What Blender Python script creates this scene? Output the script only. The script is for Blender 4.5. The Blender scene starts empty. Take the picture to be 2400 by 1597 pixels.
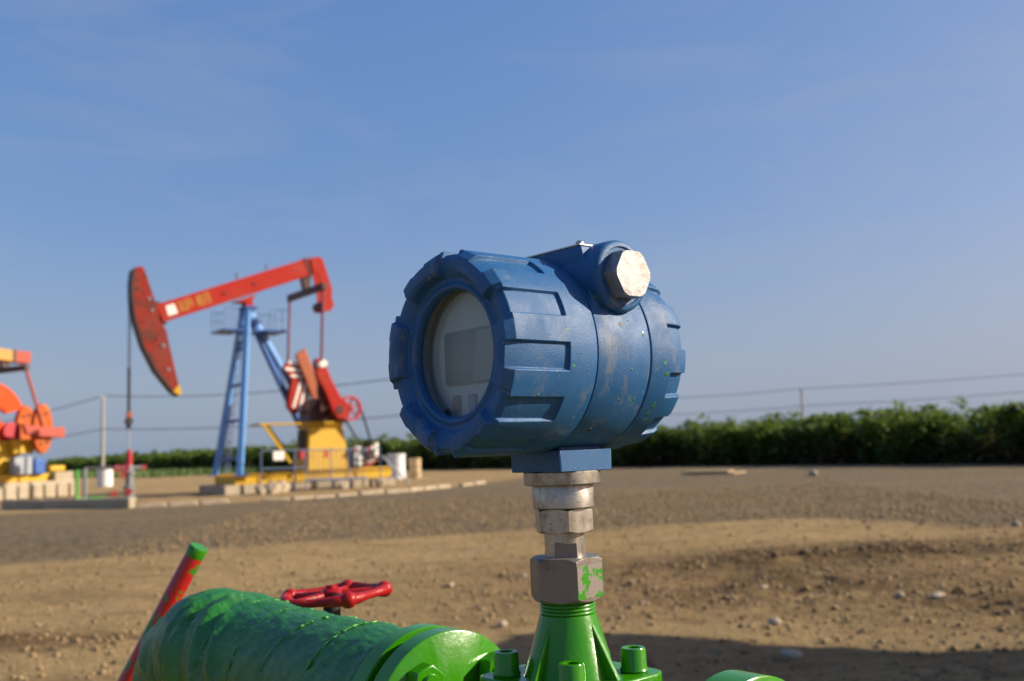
import bpy, bmesh, math, random
import numpy as np
from mathutils import Matrix, Vector, Euler
PI = math.pi
R_ = math.radians
sc = bpy.context.scene

# ------------------------------------------------------------------ camera
cam_d = bpy.data.cameras.new('camera')
cam = bpy.data.objects.new('camera', cam_d)
sc.collection.objects.link(cam)
cam_d.sensor_width = 36.0
cam_d.lens = 35.0
cam_d.clip_start = 0.02
cam_d.clip_end = 6000.0
PITCH = math.atan((1050 - 798.5) / (2400 * 35 / 36.0))
RHO = R_(2.2)
_f = Vector((0, math.cos(PITCH), math.sin(PITCH)))
_u0 = Vector((0, -math.sin(PITCH), math.cos(PITCH)))
_r0 = Vector((1, 0, 0))
_r = _r0 * math.cos(RHO) - _u0 * math.sin(RHO)
_u = _r0 * math.sin(RHO) + _u0 * math.cos(RHO)
cam.matrix_world = Matrix(((_r.x, _u.x, -_f.x, 0), (_r.y, _u.y, -_f.y, 0), (_r.z, _u.z, -_f.z, 1.05), (0, 0, 0, 1)))
cam_d.dof.use_dof = True
cam_d.dof.focus_distance = 0.565
cam_d.dof.aperture_fstop = 11.5
cam_d.dof.aperture_blades = 7
sc.camera = cam

# ------------------------------------------------------------------ sky and sun
SUN_AZ = R_(92.0)      # angle from the direction facing the camera (-Y) round to +X
SUN_EL = R_(27.0)
sun_dir = Vector((math.sin(SUN_AZ) * math.cos(SUN_EL), -math.cos(SUN_AZ) * math.cos(SUN_EL), math.sin(SUN_EL)))
sd = bpy.data.lights.new('sun', 'SUN')
sd.energy = 4.9
sd.angle = R_(0.53)
sd.color = (1.0, 0.89, 0.72)
sun = bpy.data.objects.new('sun', sd)
sun.rotation_euler = sun_dir.to_track_quat('Z', 'Y').to_euler()
sc.collection.objects.link(sun)

world = bpy.data.worlds.new('World')
sc.world = world
world.use_nodes = True
wt = world.node_tree
wt.nodes.clear()
wo = wt.nodes.new('ShaderNodeOutputWorld')
bg = wt.nodes.new('ShaderNodeBackground')
sky = wt.nodes.new('ShaderNodeTexSky')
sky.sky_type = 'NISHITA'
sky.sun_disc = False
sky.sun_elevation = SUN_EL
sky.sun_rotation = math.atan2(sun_dir.x, sun_dir.y)
sky.air_density = 1.0
sky.dust_density = 2.0
sky.ozone_density = 8.0
bg.inputs['Strength'].default_value = 0.08
# faint high cloud veil: streaked noise on the view direction
tc = wt.nodes.new('ShaderNodeTexCoord')
mp = wt.nodes.new('ShaderNodeMapping')
mp.inputs['Scale'].default_value = (2.0, 1.2, 7.0)
mp.inputs['Rotation'].default_value = (0.0, 0.25, 0.5)
cn = wt.nodes.new('ShaderNodeTexNoise')
cn.inputs['Scale'].default_value = 1.6
cn.inputs['Detail'].default_value = 6.0
cn.inputs['Roughness'].default_value = 0.6
cn.inputs['Distortion'].default_value = 0.6
cr = wt.nodes.new('ShaderNodeMapRange')
cr.inputs['From Min'].default_value = 0.48
cr.inputs['From Max'].default_value = 0.85
cr.inputs['To Max'].default_value = 0.30
cm = wt.nodes.new('ShaderNodeMix')
cm.data_type = 'RGBA'
cm.inputs[7].default_value = (3.3, 3.5, 3.9, 1)
wt.links.new(tc.outputs['Generated'], mp.inputs['Vector'])
wt.links.new(mp.outputs['Vector'], cn.inputs['Vector'])
wt.links.new(cn.outputs['Fac'], cr.inputs['Value'])
wt.links.new(cr.outputs['Result'], cm.inputs[0])
hs = wt.nodes.new('ShaderNodeVectorMath')
hs.operation = 'MULTIPLY'
hs.inputs[1].default_value = (1.42, 1.17, 1.12)      # white balance of the sky
wt.links.new(sky.outputs['Color'], hs.inputs[0])
spn = wt.nodes.new('ShaderNodeSeparateXYZ')
cbn = wt.nodes.new('ShaderNodeCombineXYZ')
wt.links.new(hs.outputs[0], spn.inputs[0])
for ch, (ex, kk) in enumerate(((0.90, 0.96), (0.62, 0.705), (0.32, 0.715))):      # haze flattens the blue end
    m0 = wt.nodes.new('ShaderNodeMath'); m0.operation = 'MULTIPLY'; m0.inputs[1].default_value = 0.13
    m1 = wt.nodes.new('ShaderNodeMath'); m1.operation = 'POWER'; m1.inputs[1].default_value = ex
    m2 = wt.nodes.new('ShaderNodeMath'); m2.operation = 'MULTIPLY'; m2.inputs[1].default_value = kk / 0.13
    wt.links.new(spn.outputs[ch], m0.inputs[0]); wt.links.new(m0.outputs[0], m1.inputs[0])
    wt.links.new(m1.outputs[0], m2.inputs[0]); wt.links.new(m2.outputs[0], cbn.inputs[ch])
# pale haze along the whole horizon
sxz = wt.nodes.new('ShaderNodeSeparateXYZ')
wt.links.new(tc.outputs['Generated'], sxz.inputs[0])
hzr = wt.nodes.new('ShaderNodeMapRange'); hzr.interpolation_type = 'SMOOTHSTEP'
hzr.inputs['From Min'].default_value = 0.0; hzr.inputs['From Max'].default_value = 0.24
hzr.inputs['To Min'].default_value = 0.62; hzr.inputs['To Max'].default_value = 0.0
wt.links.new(sxz.outputs[2], hzr.inputs['Value'])
hzm = wt.nodes.new('ShaderNodeMix'); hzm.data_type = 'RGBA'
hzm.inputs[7].default_value = (0.345 / .13, 0.42 / .13, 0.475 / .13, 1)
wt.links.new(hzr.outputs[0], hzm.inputs[0])
wt.links.new(cbn.outputs[0], hzm.inputs[6])
wt.links.new(hzm.outputs[2], cm.inputs[6])
wt.links.new(cm.outputs[2], bg.inputs['Color'])
wt.links.new(bg.outputs['Background'], wo.inputs['Surface'])

vs = sc.view_settings
vs.view_transform = 'Standard'
vs.look = 'None'
vs.exposure = 0.70
vs.gamma = 1.0
vs.use_curve_mapping = False
sc.cycles.use_denoising = True
sc.cycles.max_bounces = 8
sc.cycles.transparent_max_bounces = 12

# ------------------------------------------------------------------ helpers
rng = np.random.default_rng(7)
random.seed(7)
COL = sc.collection

def sh(r, g, b):
    """sRGB 0-255 to linear"""
    def c(v):
        v /= 255.0
        return v / 12.92 if v <= 0.04045 else ((v + 0.055) / 1.055) ** 2.4
    return (c(r), c(g), c(b), 1.0)

def mat(name, base, rough=0.5, metal=0.0, layers=(), bump=None, bump2=None, spec=0.5, coat=0.0, rough_noise=None, coord='Object'):
    """Principled material; layers = (scale, lo, hi, colour, strength[, stretch[, detail]]) noise masks mixed over the base"""
    m = bpy.data.materials.new(name)
    m.use_nodes = True
    nt = m.node_tree
    N, L = nt.nodes, nt.links
    p = N['Principled BSDF']
    p.inputs['Roughness'].default_value = rough
    p.inputs['Metallic'].default_value = metal
    p.inputs['Specular IOR Level'].default_value = spec
    if coat:
        p.inputs['Coat Weight'].default_value = coat
        p.inputs['Coat Roughness'].default_value = 0.12
    t = N.new('ShaderNodeTexCoord')
    vec = t.outputs[coord]
    rgb = N.new('ShaderNodeRGB')
    rgb.outputs[0].default_value = base if len(base) == 4 else (*base, 1)
    cur = rgb.outputs[0]
    for i, ly in enumerate(layers):
        scale, lo, hi, colr, st = ly[:5]
        v = vec
        if len(ly) > 5 and ly[5]:
            mpn = N.new('ShaderNodeMapping')
            mpn.inputs['Scale'].default_value = ly[5]
            L.new(vec, mpn.inputs['Vector'])
            v = mpn.outputs['Vector']
        n = N.new('ShaderNodeTexNoise')
        n.noise_dimensions = '4D'
        n.inputs['W'].default_value = i * 3.7 + len(name) * 0.31
        n.inputs['Scale'].default_value = scale
        n.inputs['Detail'].default_value = ly[6] if len(ly) > 6 else 5.0
        n.inputs['Roughness'].default_value = ly[7] if len(ly) > 7 else 0.6
        L.new(v, n.inputs['Vector'])
        mr = N.new('ShaderNodeMapRange')
        mr.interpolation_type = 'SMOOTHSTEP'
        mr.inputs['From Min'].default_value = lo
        mr.inputs['From Max'].default_value = hi
        mr.inputs['To Max'].default_value = st
        L.new(n.outputs['Fac'], mr.inputs['Value'])
        mx = N.new('ShaderNodeMix')
        mx.data_type = 'RGBA'
        mx.inputs[7].default_value = colr if len(colr) == 4 else (*colr, 1)
        L.new(mr.outputs['Result'], mx.inputs[0])
        L.new(cur, mx.inputs[6])
        cur = mx.outputs[2]
    L.new(cur, p.inputs['Base Color'])
    if rough_noise:
        s, a, b = rough_noise
        n = N.new('ShaderNodeTexNoise')
        n.inputs['Scale'].default_value = s
        n.inputs['Detail'].default_value = 5
        L.new(vec, n.inputs['Vector'])
        mr = N.new('ShaderNodeMapRange')
        mr.inputs['From Min'].default_value = 0.3
        mr.inputs['From Max'].default_value = 0.7
        mr.inputs['To Min'].default_value = a
        mr.inputs['To Max'].default_value = b
        L.new(n.outputs['Fac'], mr.inputs['Value'])
        L.new(mr.outputs['Result'], p.inputs['Roughness'])
    prev = None
    for bb in (bump, bump2):
        if not bb:
            continue
        s, st, dist = bb[:3]
        n = N.new('ShaderNodeTexNoise')
        n.inputs['Scale'].default_value = s
        n.inputs['Detail'].default_value = 3
        if len(bb) > 3:
            mpn = N.new('ShaderNodeMapping')
            mpn.inputs['Scale'].default_value = bb[3]
            L.new(vec, mpn.inputs['Vector'])
            L.new(mpn.outputs['Vector'], n.inputs['Vector'])
        else:
            L.new(vec, n.inputs['Vector'])
        bn = N.new('ShaderNodeBump')
        bn.inputs['Strength'].default_value = st
        bn.inputs['Distance'].default_value = dist
        L.new(n.outputs['Fac'], bn.inputs['Height'])
        if prev:
            L.new(prev, bn.inputs['Normal'])
        prev = bn.outputs['Normal']
    if prev:
        L.new(prev, p.inputs['Normal'])
    return m

class MB:
    """collects shapes for ONE mesh object"""
    def __init__(s):
        s.v, s.f = [], []
    def add(s, vs_, fs_, M=None):
        o = len(s.v)
        if M is not None:
            vs_ = [tuple(M @ Vector(q)) for q in vs_]
        s.v += [tuple(q) for q in vs_]
        s.f += [tuple(i + o for i in f) for f in fs_]
        return s
    def box(s, c, d, M=None, rot=None):
        x, y, z = d[0] / 2, d[1] / 2, d[2] / 2
        vs_ = [Vector((i * x, j * y, k * z)) for i in (-1, 1) for j in (-1, 1) for k in (-1, 1)]
        if rot is not None:
            vs_ = [rot @ q for q in vs_]
        vs_ = [q + Vector(c) for q in vs_]
        return s.add(vs_, [(0, 1, 3, 2), (4, 6, 7, 5), (0, 4, 5, 1), (2, 3, 7, 6), (0, 2, 6, 4), (1, 5, 7, 3)], M)
    def bar(s, a, b, w, h=None, up=(0, 0, 1), M=None):
        """rectangular bar from a to b, width w across, h along 'up'"""
        h = h or w
        a, b = Vector(a), Vector(b)
        d = (b - a).normalized()
        upv = Vector(up)
        if abs(d.dot(upv)) > 0.98:
            upv = Vector((1, 0, 0))
        x = d.cross(upv).normalized()
        y = x.cross(d)
        q = []
        for p in (a, b):
            for i, j in ((-1, -1), (1, -1), (1, 1), (-1, 1)):
                q.append(p + x * (i * w / 2) + y * (j * h / 2))
        return s.add(q, [(3, 2, 1, 0), (4, 5, 6, 7), (0, 1, 5, 4), (1, 2, 6, 5), (2, 3, 7, 6), (3, 0, 4, 7)], M)
    def tube(s, pts, r, n=12, M=None, caps=True):
        pts = [Vector(p) for p in pts]
        rs = r if isinstance(r, (list, tuple)) else [r] * len(pts)
        d0 = (pts[1] - pts[0]).normalized()
        ref = Vector((0, 0, 1)) if abs(d0.z) < 0.9 else Vector((1, 0, 0))
        x = d0.cross(ref).normalized()
        vs_, fs_ = [], []
        for i, p in enumerate(pts):
            if i == 0: d = pts[1] - pts[0]
            elif i == len(pts) - 1: d = pts[-1] - pts[-2]
            else: d = (pts[i + 1] - pts[i]).normalized() + (pts[i] - pts[i - 1]).normalized()
            d.normalize()
            x = (x - d * x.dot(d)).normalized()
            y = d.cross(x)
            for k in range(n):
                t = 2 * PI * k / n
                vs_.append(p + (x * math.cos(t) + y * math.sin(t)) * rs[i])
        for i in range(len(pts) - 1):
            for k in range(n):
                k2 = (k + 1) % n
                fs_.append((i * n + k, i * n + k2, (i + 1) * n + k2, (i + 1) * n + k))
        if caps:
            fs_.append(tuple(reversed(range(n))))
            fs_.append(tuple(range((len(pts) - 1) * n, len(pts) * n)))
        return s.add(vs_, fs_, M)
    def lathe(s, prof, n=48, M=None, a0=0.0, ripple=None):
        """prof = [(r, h)] turned about local z; ends closed when r == 0 is not given"""
        vs_, fs_ = [], []
        m = len(prof)
        for k in range(n):
            t = a0 + 2 * PI * k / n
            for r, h in prof:
                vs_.append((r * math.cos(t), r * math.sin(t), h))
        for k in range(n):
            k2 = (k + 1) % n
            for i in range(m - 1):
                fs_.append((k * m + i, k2 * m + i, k2 * m + i + 1, k * m + i + 1))
        if prof[0][0] > 1e-9:
            fs_.append(tuple(reversed([k * m for k in range(n)])))
        if prof[-1][0] > 1e-9:
            fs_.append(tuple(k * m + m - 1 for k in range(n)))
        return s.add(vs_, fs_, M)
    def open_lathe(s, prof, n=48, M=None):
        vs_, fs_ = [], []
        m = len(prof)
        for k in range(n):
            t = 2 * PI * k / n
            for r, h in prof:
                vs_.append((r * math.cos(t), r * math.sin(t), h))
        for k in range(n):
            k2 = (k + 1) % n
            for i in range(m):
                i2 = (i + 1) % m
                fs_.append((k * m + i, k2 * m + i, k2 * m + i2, k * m + i2))
        return s.add(vs_, fs_, M)
    def prism(s, poly, t0, t1, M=None):
        """polygon in local xy, extruded along local z from t0 to t1"""
        n = len(poly)
        vs_ = [(x, y, t0) for x, y in poly] + [(x, y, t1) for x, y in poly]
        fs_ = [tuple(reversed(range(n))), tuple(range(n, 2 * n))]
        fs_ += [(i, (i + 1) % n, n + (i + 1) % n, n + i) for i in range(n)]
        return s.add(vs_, fs_, M)
    def build(s, name, m, parent=None, smooth=35, bevel=0, seg=2, loc=None):
        me = bpy.data.meshes.new(name)
        me.from_pydata(s.v, [], s.f)
        bm = bmesh.new()
        bm.from_mesh(me)
        bmesh.ops.remove_doubles(bm, verts=bm.verts, dist=1e-6)
        bmesh.ops.recalc_face_normals(bm, faces=bm.faces)
        bm.to_mesh(me)
        bm.free()
        if smooth:
            me.shade_smooth()
            me.set_sharp_from_angle(angle=R_(smooth))
        me.materials.append(m)
        o = bpy.data.objects.new(name, me)
        COL.objects.link(o)
        if parent: o.parent = parent
        if loc is not None: o.location = loc
        if bevel:
            b = o.modifiers.new('edge', 'BEVEL')
            b.width = bevel
            b.segments = seg
            b.limit_method = 'ANGLE'
            b.angle_limit = R_(30)
            b.harden_normals = False
        return o

def empty(name, loc, rz=0.0):
    o = bpy.data.objects.new(name, None)
    o.empty_display_size = 0.1
    o.location = loc
    o.rotation_euler = (0, 0, rz)
    COL.objects.link(o)
    return o

def tag(o, label=None, cat=None, group=None, kind=None):
    if label: o['label'] = label
    if cat: o['category'] = cat
    if group: o['group'] = group
    if kind: o['kind'] = kind
    return o

def axis_frame(origin, xdir, ydir):
    """matrix with given x,y dirs (orthonormal), z = x cross y"""
    x, y = Vector(xdir).normalized(), Vector(ydir).normalized()
    z = x.cross(y)
    o = Vector(origin)
    return Matrix(((x.x, y.x, z.x, o.x), (x.y, y.y, z.y, o.y), (x.z, y.z, z.z, o.z), (0, 0, 0, 1)))

# numpy gradient noise
_perm = rng.permutation(512)
_perm = np.concatenate([_perm, _perm, _perm])
_ang = rng.random(512) * 2 * PI
_gx, _gy = np.cos(_ang), np.sin(_ang)
def pn(x, y):
    xi, yi = np.floor(x).astype(int), np.floor(y).astype(int)
    xf, yf = x - xi, y - yi
    xi, yi = xi & 511, yi & 511
    def g(ix, iy, fx, fy):
        h = _perm[_perm[ix & 511] + (iy & 511)] & 511
        return _gx[h] * fx + _gy[h] * fy
    u = xf * xf * xf * (xf * (xf * 6 - 15) + 10)
    v = yf * yf * yf * (yf * (yf * 6 - 15) + 10)
    a = g(xi, yi, xf, yf) * (1 - u) + g(xi + 1, yi, xf - 1, yf) * u
    b = g(xi, yi + 1, xf, yf - 1) * (1 - u) + g(xi + 1, yi + 1, xf - 1, yf - 1) * u
    return (a * (1 - v) + b * v) * 1.4
def fbm(x, y, o=4, g=0.5):
    s, a = 0, 1.0
    for i in range(o):
        s = s + a * pn(x * 2 ** i + 17.3 * i, y * 2 ** i - 9.1 * i)
        a *= g
    return s
def sstep(a, b, x):
    t = np.clip((x - a) / (b - a), 0, 1)
    return t * t * (3 - 2 * t)

# ------------------------------------------------------------------ materials
DUST = sh(165, 140, 105)
M = {}
M['blue'] = mat('blue_enamel', (0.0120, 0.083, 0.218), 0.45, spec=0.32, layers=(
    (25, 0.35, 0.75, (0.017, 0.102, 0.258), 0.9),
    (38, 0.57, 0.70, (0.20, 0.18, 0.14), 0.42, (1, 1, .5), 10, .72),
    (55, 0.54, 0.65, (0.17, 0.19, 0.20), 0.5, (1, 1, .35), 10, .78),
    (130, 0.62, 0.68, (0.22, 0.23, 0.22), 0.5, (1, 1, .8), 8, .7),
    (700, 0.675, 0.71, (0.30, 0.29, 0.25), 0.6, None, 2),
    (230, 0.755, 0.775, (0.05, 0.28, 0.03), 0.9, None, 1)),
    bump=(2000, 0.6, 0.0004), bump2=(700, 0.10, 0.0006), rough_noise=(60, 0.34, 0.62))
M['blue_in'] = mat('dark_bore', (0.012, 0.016, 0.024), 0.6)
M['groove'] = mat('seam_rubber', (0.008, 0.009, 0.012), 0.7)
M['steel'] = mat('worn_stainless', (0.42, 0.405, 0.36), 0.32, 0.9, layers=(
    (90, 0.45, 0.70, (0.20, 0.16, 0.11), 0.85, (1, 1, .5)), (230, 0.55, 0.7, (0.09, 0.065, 0.045), 0.7, (1, 1, 2.5)), (150, 0.64, 0.7, (0.30, 0.24, 0.15), 0.7)),
    bump=(500, 0.15, 0.0004, (1, 1, 6)), rough_noise=(80, 0.26, 0.5))
M['steel_dull'] = mat('dull_steel_nut', (0.21, 0.185, 0.165), 0.5, 0.55, layers=(
    (90, 0.45, 0.75, (0.135, 0.11, 0.09), 0.8), (300, 0.62, 0.7, (0.05, 0.045, 0.04), 0.6)),
    bump=(900, 0.12, 0.0003), rough_noise=(60, 0.4, 0.6))
M['plug'] = mat('zinc_plug', (0.285, 0.295, 0.30), 0.46, 0.5, layers=(
    (60, 0.5, 0.66, (0.22, 0.215, 0.20), 0.8), (120, 0.58, 0.70, (0.21, 0.13, 0.055), 0.65, None, 8, .7), (90, 0.60, 0.70, (0.13, 0.13, 0.135), 0.75, None, 8, .7), (450, 0.655, 0.70, (0.05, 0.035, 0.025), 0.8)),
    bump=(300, 0.25, 0.0006), rough_noise=(90, 0.36, 0.62))
M['plate'] = mat('aluminium_tag', (0.42, 0.40, 0.34), 0.45, 0.7, layers=((90, 0.5, 0.8, (0.4, 0.35, 0.28), 0.5),))
M['dial'] = mat('grey_dial_print', (0.34, 0.405, 0.42), 0.55, layers=((30, 0.3, 0.8, (0.27, 0.33, 0.345), 0.7), (500, 0.70, 0.73, (0.08, 0.07, 0.06), 0.8)))
M['dialrim'] = mat('pale_dial_rim', (0.40, 0.43, 0.43), 0.4, layers=((60, 0.5, 0.8, (0.25, 0.26, 0.26), 0.6),))
M['lcd'] = mat('lcd_glass', (0.055, 0.062, 0.066), 0.25, layers=((12, 0.3, 0.8, (0.16, 0.175, 0.175), 0.7),))
M['lcd_light'] = mat('lcd_cell', (0.15, 0.175, 0.178), 0.3, layers=((12, 0.3, 0.8, (0.20, 0.23, 0.23), 0.7),))
M['btn_red'] = mat('brown_button', (0.16, 0.13, 0.13), 0.4)
M['btn_blue'] = mat('blue_button', (0.14, 0.19, 0.32), 0.4)
M['btn_rim'] = mat('button_frame', (0.12, 0.15, 0.17), 0.4)
M['green'] = mat('glossy_green_enamel', (0.028, 0.188, 0.0018), 0.28, spec=0.35, layers=(
    (30, 0.35, 0.75, (0.034, 0.215, 0.0022), 0.8), (70, 0.66, 0.8, (0.10, 0.16, 0.06), 0.5), (260, 0.72, 0.75, (0.2, 0.2, 0.14), 0.6)),
    bump=(90, 0.14, 0.002), bump2=(330, 0.14, 0.0009), rough_noise=(50, 0.16, 0.34), coat=0.2)
M['green_chip'] = mat('green_paint_on_steel', (0.24, 0.215, 0.19), 0.5, 0.5, layers=((95, 0.485, 0.515, (0.03, 0.235, 0.006), 1.0, None, 5), (240, 0.53, 0.56, (0.24, 0.215, 0.19), 0.9, (1, .4, 1), 4)), bump=(300, 0.2, 0.0008))
def wrap_mat():
    m = mat('painted_cloth_wrap', (0.017, 0.130, 0.030), 0.36, layers=(
        (26, 0.44, 0.70, (0.026, 0.185, 0.010), 0.75, (1, 1, 1), 8), (34, 0.54, 0.72, (0.012, 0.075, 0.046), 0.8), (60, 0.6, 0.75, (0.045, 0.30, 0.02), 0.7, (1, 4, 1)), (50, 0.62, 0.72, (0.012, 0.03, 0.02), 0.6, (1, 3, 3))),
        bump=(60, 0.5, 0.003, (1, 3, 3)), rough_noise=(50, 0.24, 0.5))
    nt = m.node_tree
    N, L = nt.nodes, nt.links
    t = N.new('ShaderNodeTexCoord')
    w1 = N.new('ShaderNodeTexWave'); w1.bands_direction = 'X'
    w1.inputs['Scale'].default_value = 330; w1.inputs['Distortion'].default_value = 1.5
    w2 = N.new('ShaderNodeTexWave'); w2.bands_direction = 'Z'
    w2.inputs['Scale'].default_value = 330; w2.inputs['Distortion'].default_value = 1.5
    L.new(t.outputs['Object'], w1.inputs['Vector']); L.new(t.outputs['Object'], w2.inputs['Vector'])
    ad = N.new('ShaderNodeMath'); ad.operation = 'ADD'
    L.new(w1.outputs['Fac'], ad.inputs[0]); L.new(w2.outputs['Fac'], ad.inputs[1])
    b = N.new('ShaderNodeBump'); b.inputs['Strength'].default_value = 0.22; b.inputs['Distance'].default_value = 0.0008
    L.new(ad.outputs[0], b.inputs['Height'])
    p = N['Principled BSDF']
    L.new(p.inputs['Normal'].links[0].from_socket, b.inputs['Normal'])
    L.new(b.outputs['Normal'], p.inputs['Normal'])
    return m
M['wrap'] = wrap_mat()
M['wrapedge'] = mat('thick_green_paint_on_fray', (0.03, 0.21, 0.012), 0.3, layers=((160, .5, .7, (0.012, 0.06, 0.02), 0.8),), bump=(500, .5, .001))
M['redgloss'] = mat('glossy_red_enamel', (0.30, 0.006, 0.006), 0.42, spec=0.3, layers=((60, 0.5, 0.7, (0.18, 0.006, 0.008), 0.8), (60, 0.62, 0.65, (0.03, 0.12, 0.012), 0.9), (220, .62, .68, (.06, .02, .015), .7)), bump=(160, 0.5, 0.0016))
M['redlever'] = mat('red_paint_with_green_drips', (0.38, 0.010, 0.010), 0.3, layers=((60, 0.525, 0.555, (0.03, 0.17, 0.008), 1.0, (1, 1, 0.5), 3), (30, 0.6, 0.7, (0.5, 0.16, 0.11), 0.6)), bump=(90, 0.25, 0.002), coat=0.2)
M['black'] = mat('black_rubber', (0.012, 0.012, 0.013), 0.6)
# pump jack paints
M['pred'] = mat('faded_red_paint', (0.37, 0.012, 0.0035), 0.62, spec=0.2, layers=(
    (1.3, 0.42, 0.7, (0.34, 0.04, 0.022), 0.8), (7, 0.56, 0.72, (0.14, 0.03, 0.02), 0.75), (26, 0.62, 0.72, (0.06, 0.03, 0.025), 0.7)), bump=(12, 0.2, 0.01))
M['pheadred'] = mat('stained_red_paint', (0.25, 0.018, 0.010), 0.65, spec=0.2, layers=(
    (1.6, 0.4, 0.65, (0.20, 0.04, 0.026), 0.9), (3.2, 0.48, 0.62, (0.11, 0.03, 0.02), 0.85), (5, 0.60, 0.66, (0.025, 0.012, 0.01), 0.9), (14, 0.58, 0.68, (0.04, 0.02, 0.015), 0.8)), bump=(12, 0.2, 0.01))
M['pdark'] = mat('oily_dark_red', (0.055, 0.010, 0.010), 0.5, layers=((6, 0.5, 0.7, (0.02, 0.01, 0.01), 0.8),))
M['pmaroon'] = mat('maroon_rod_paint', (0.17, 0.012, 0.03), 0.45)
M['porange'] = mat('rusty_orange_paint', (0.36, 0.085, 0.022), 0.6, layers=((6, 0.5, 0.7, (0.2, 0.05, 0.02), 0.8),))
M['pblue'] = mat('sky_blue_leg_paint', (0.12, 0.30, 0.62), 0.45, layers=((3, 0.5, 0.75, (0.07, 0.2, 0.46), 0.8), (14, 0.65, 0.75, (0.1, 0.08, 0.06), 0.6)))
M['pblued'] = mat('deep_blue_leg_paint', (0.03, 0.11, 0.36), 0.45, layers=((3, 0.5, 0.75, (0.02, 0.07, 0.24), 0.8),))
M['pyel'] = mat('chrome_yellow_paint', (0.56, 0.33, 0.006), 0.5, layers=((3, 0.5, 0.75, (0.44, 0.24, 0.006), 0.7), (9, 0.62, 0.74, (0.22, 0.12, 0.03), 0.7)))
M['pletter'] = mat('faded_yellow_lettering', (0.46, 0.20, 0.012), 0.6, layers=((9, 0.48, 0.66, (0.38, 0.05, 0.012), 0.85),))
M['pwhite'] = mat('chalky_white_paint', (0.78, 0.74, 0.66), 0.6, layers=((8, 0.55, 0.75, (0.45, 0.38, 0.28), 0.6),))
M['pcable'] = mat('greasy_steel_cable', (0.05, 0.05, 0.055), 0.5, 0.3)
M['pgrey'] = mat('grey_machine_paint', (0.30, 0.33, 0.36), 0.5, layers=((8, 0.55, 0.75, (0.12, 0.12, 0.13), 0.6),))
M['pfence'] = mat('blue_grey_rail_paint', (0.10, 0.15, 0.27), 0.5, layers=((5, 0.5, 0.75, (0.05, 0.06, 0.09), 0.7),))
M['kerb'] = mat('dusty_kerb_concrete', (0.34, 0.265, 0.175), 0.9, layers=((2.2, 0.4, 0.7, (0.44, 0.37, 0.27), 0.7), (8, 0.5, 0.7, (0.24, 0.175, 0.11), 0.8)), bump=(20, 0.5, 0.02))
M['conc'] = mat('weathered_concrete', (0.36, 0.29, 0.19), 0.85, layers=(
    (2.2, 0.4, 0.7, (0.46, 0.40, 0.30), 0.8), (8, 0.55, 0.75, (0.26, 0.20, 0.14), 0.7), (30, 0.6, 0.75, (0.2, 0.16, 0.12), 0.5)), bump=(20, 0.5, 0.02))
M['concd'] = mat('tarred_concrete', (0.05, 0.05, 0.055), 0.8, layers=((3, 0.5, 0.75, (0.09, 0.085, 0.08), 0.8),), bump=(20, 0.5, 0.02))
M['oorange'] = mat('bright_orange_paint', (0.66, 0.058, 0.001), 0.55, spec=0.2, layers=((4, 0.5, 0.75, (0.62, 0.10, 0.02), 0.7), (10, 0.64, 0.74, (0.2, 0.06, 0.03), 0.6)))
M['osalmon'] = mat('faded_orange_paint', (0.45, 0.088, 0.012), 0.6, spec=0.2, layers=((3, 0.45, 0.7, (0.5, 0.17, 0.05), 0.8), (5, .55, .7, (.34, .06, .03), .7)))
M['opink'] = mat('faded_pink_red_paint', (0.40, 0.085, 0.06), 0.6, spec=0.2, layers=((3, 0.5, 0.75, (0.5, 0.13, 0.1), 0.7),))
M['oyel'] = mat('ochre_beam_paint', (0.52, 0.24, 0.03), 0.55, layers=((3, 0.5, 0.75, (0.5, 0.24, 0.06), 0.8),))
M['wgreen'] = mat('field_green_paint', (0.07, 0.33, 0.05), 0.5)
M['wred'] = mat('valve_red_paint', (0.42, 0.03, 0.04), 0.4)
M['wgrey'] = mat('wellhead_grey', (0.20, 0.22, 0.23), 0.5, layers=((9, 0.5, 0.7, (0.08, 0.08, 0.08), 0.8),))
M['drum'] = mat('white_drum', (0.70, 0.70, 0.68), 0.45, layers=((6, 0.58, 0.75, (0.5, 0.45, 0.36), 0.6),))
M['pole'] = mat('concrete_pole', (0.34, 0.32, 0.26), 0.8, layers=((4, 0.5, 0.75, (0.3, 0.28, 0.24), 0.7),))
M['wire'] = mat('overhead_wire', (0.10, 0.10, 0.11), 0.6)
M['rock'] = mat('pale_limestone', (0.36, 0.30, 0.21), 0.85, layers=((25, 0.45, 0.7, (0.28, 0.22, 0.16), 0.8),), bump=(60, 0.6, 0.006))
M['rockb'] = mat('brown_clod', (0.12, 0.075, 0.036), 0.95, layers=((25, 0.45, 0.7, (0.06, 0.038, 0.02), 0.8),), bump=(60, 0.8, 0.008))
M['wood'] = mat('sun_bleached_timber', (0.48, 0.36, 0.20), 0.8, layers=((10, 0.45, 0.7, (0.33, 0.24, 0.13), 0.8, (1, 6, 6)),))
M['shed'] = mat('shed_cladding', (0.45, 0.46, 0.46), 0.5, layers=((3, 0.5, 0.75, (0.3, 0.3, 0.29), 0.7),))
M['shedroof'] = mat('shed_roof_sheet', (0.10, 0.16, 0.28), 0.5)

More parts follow.
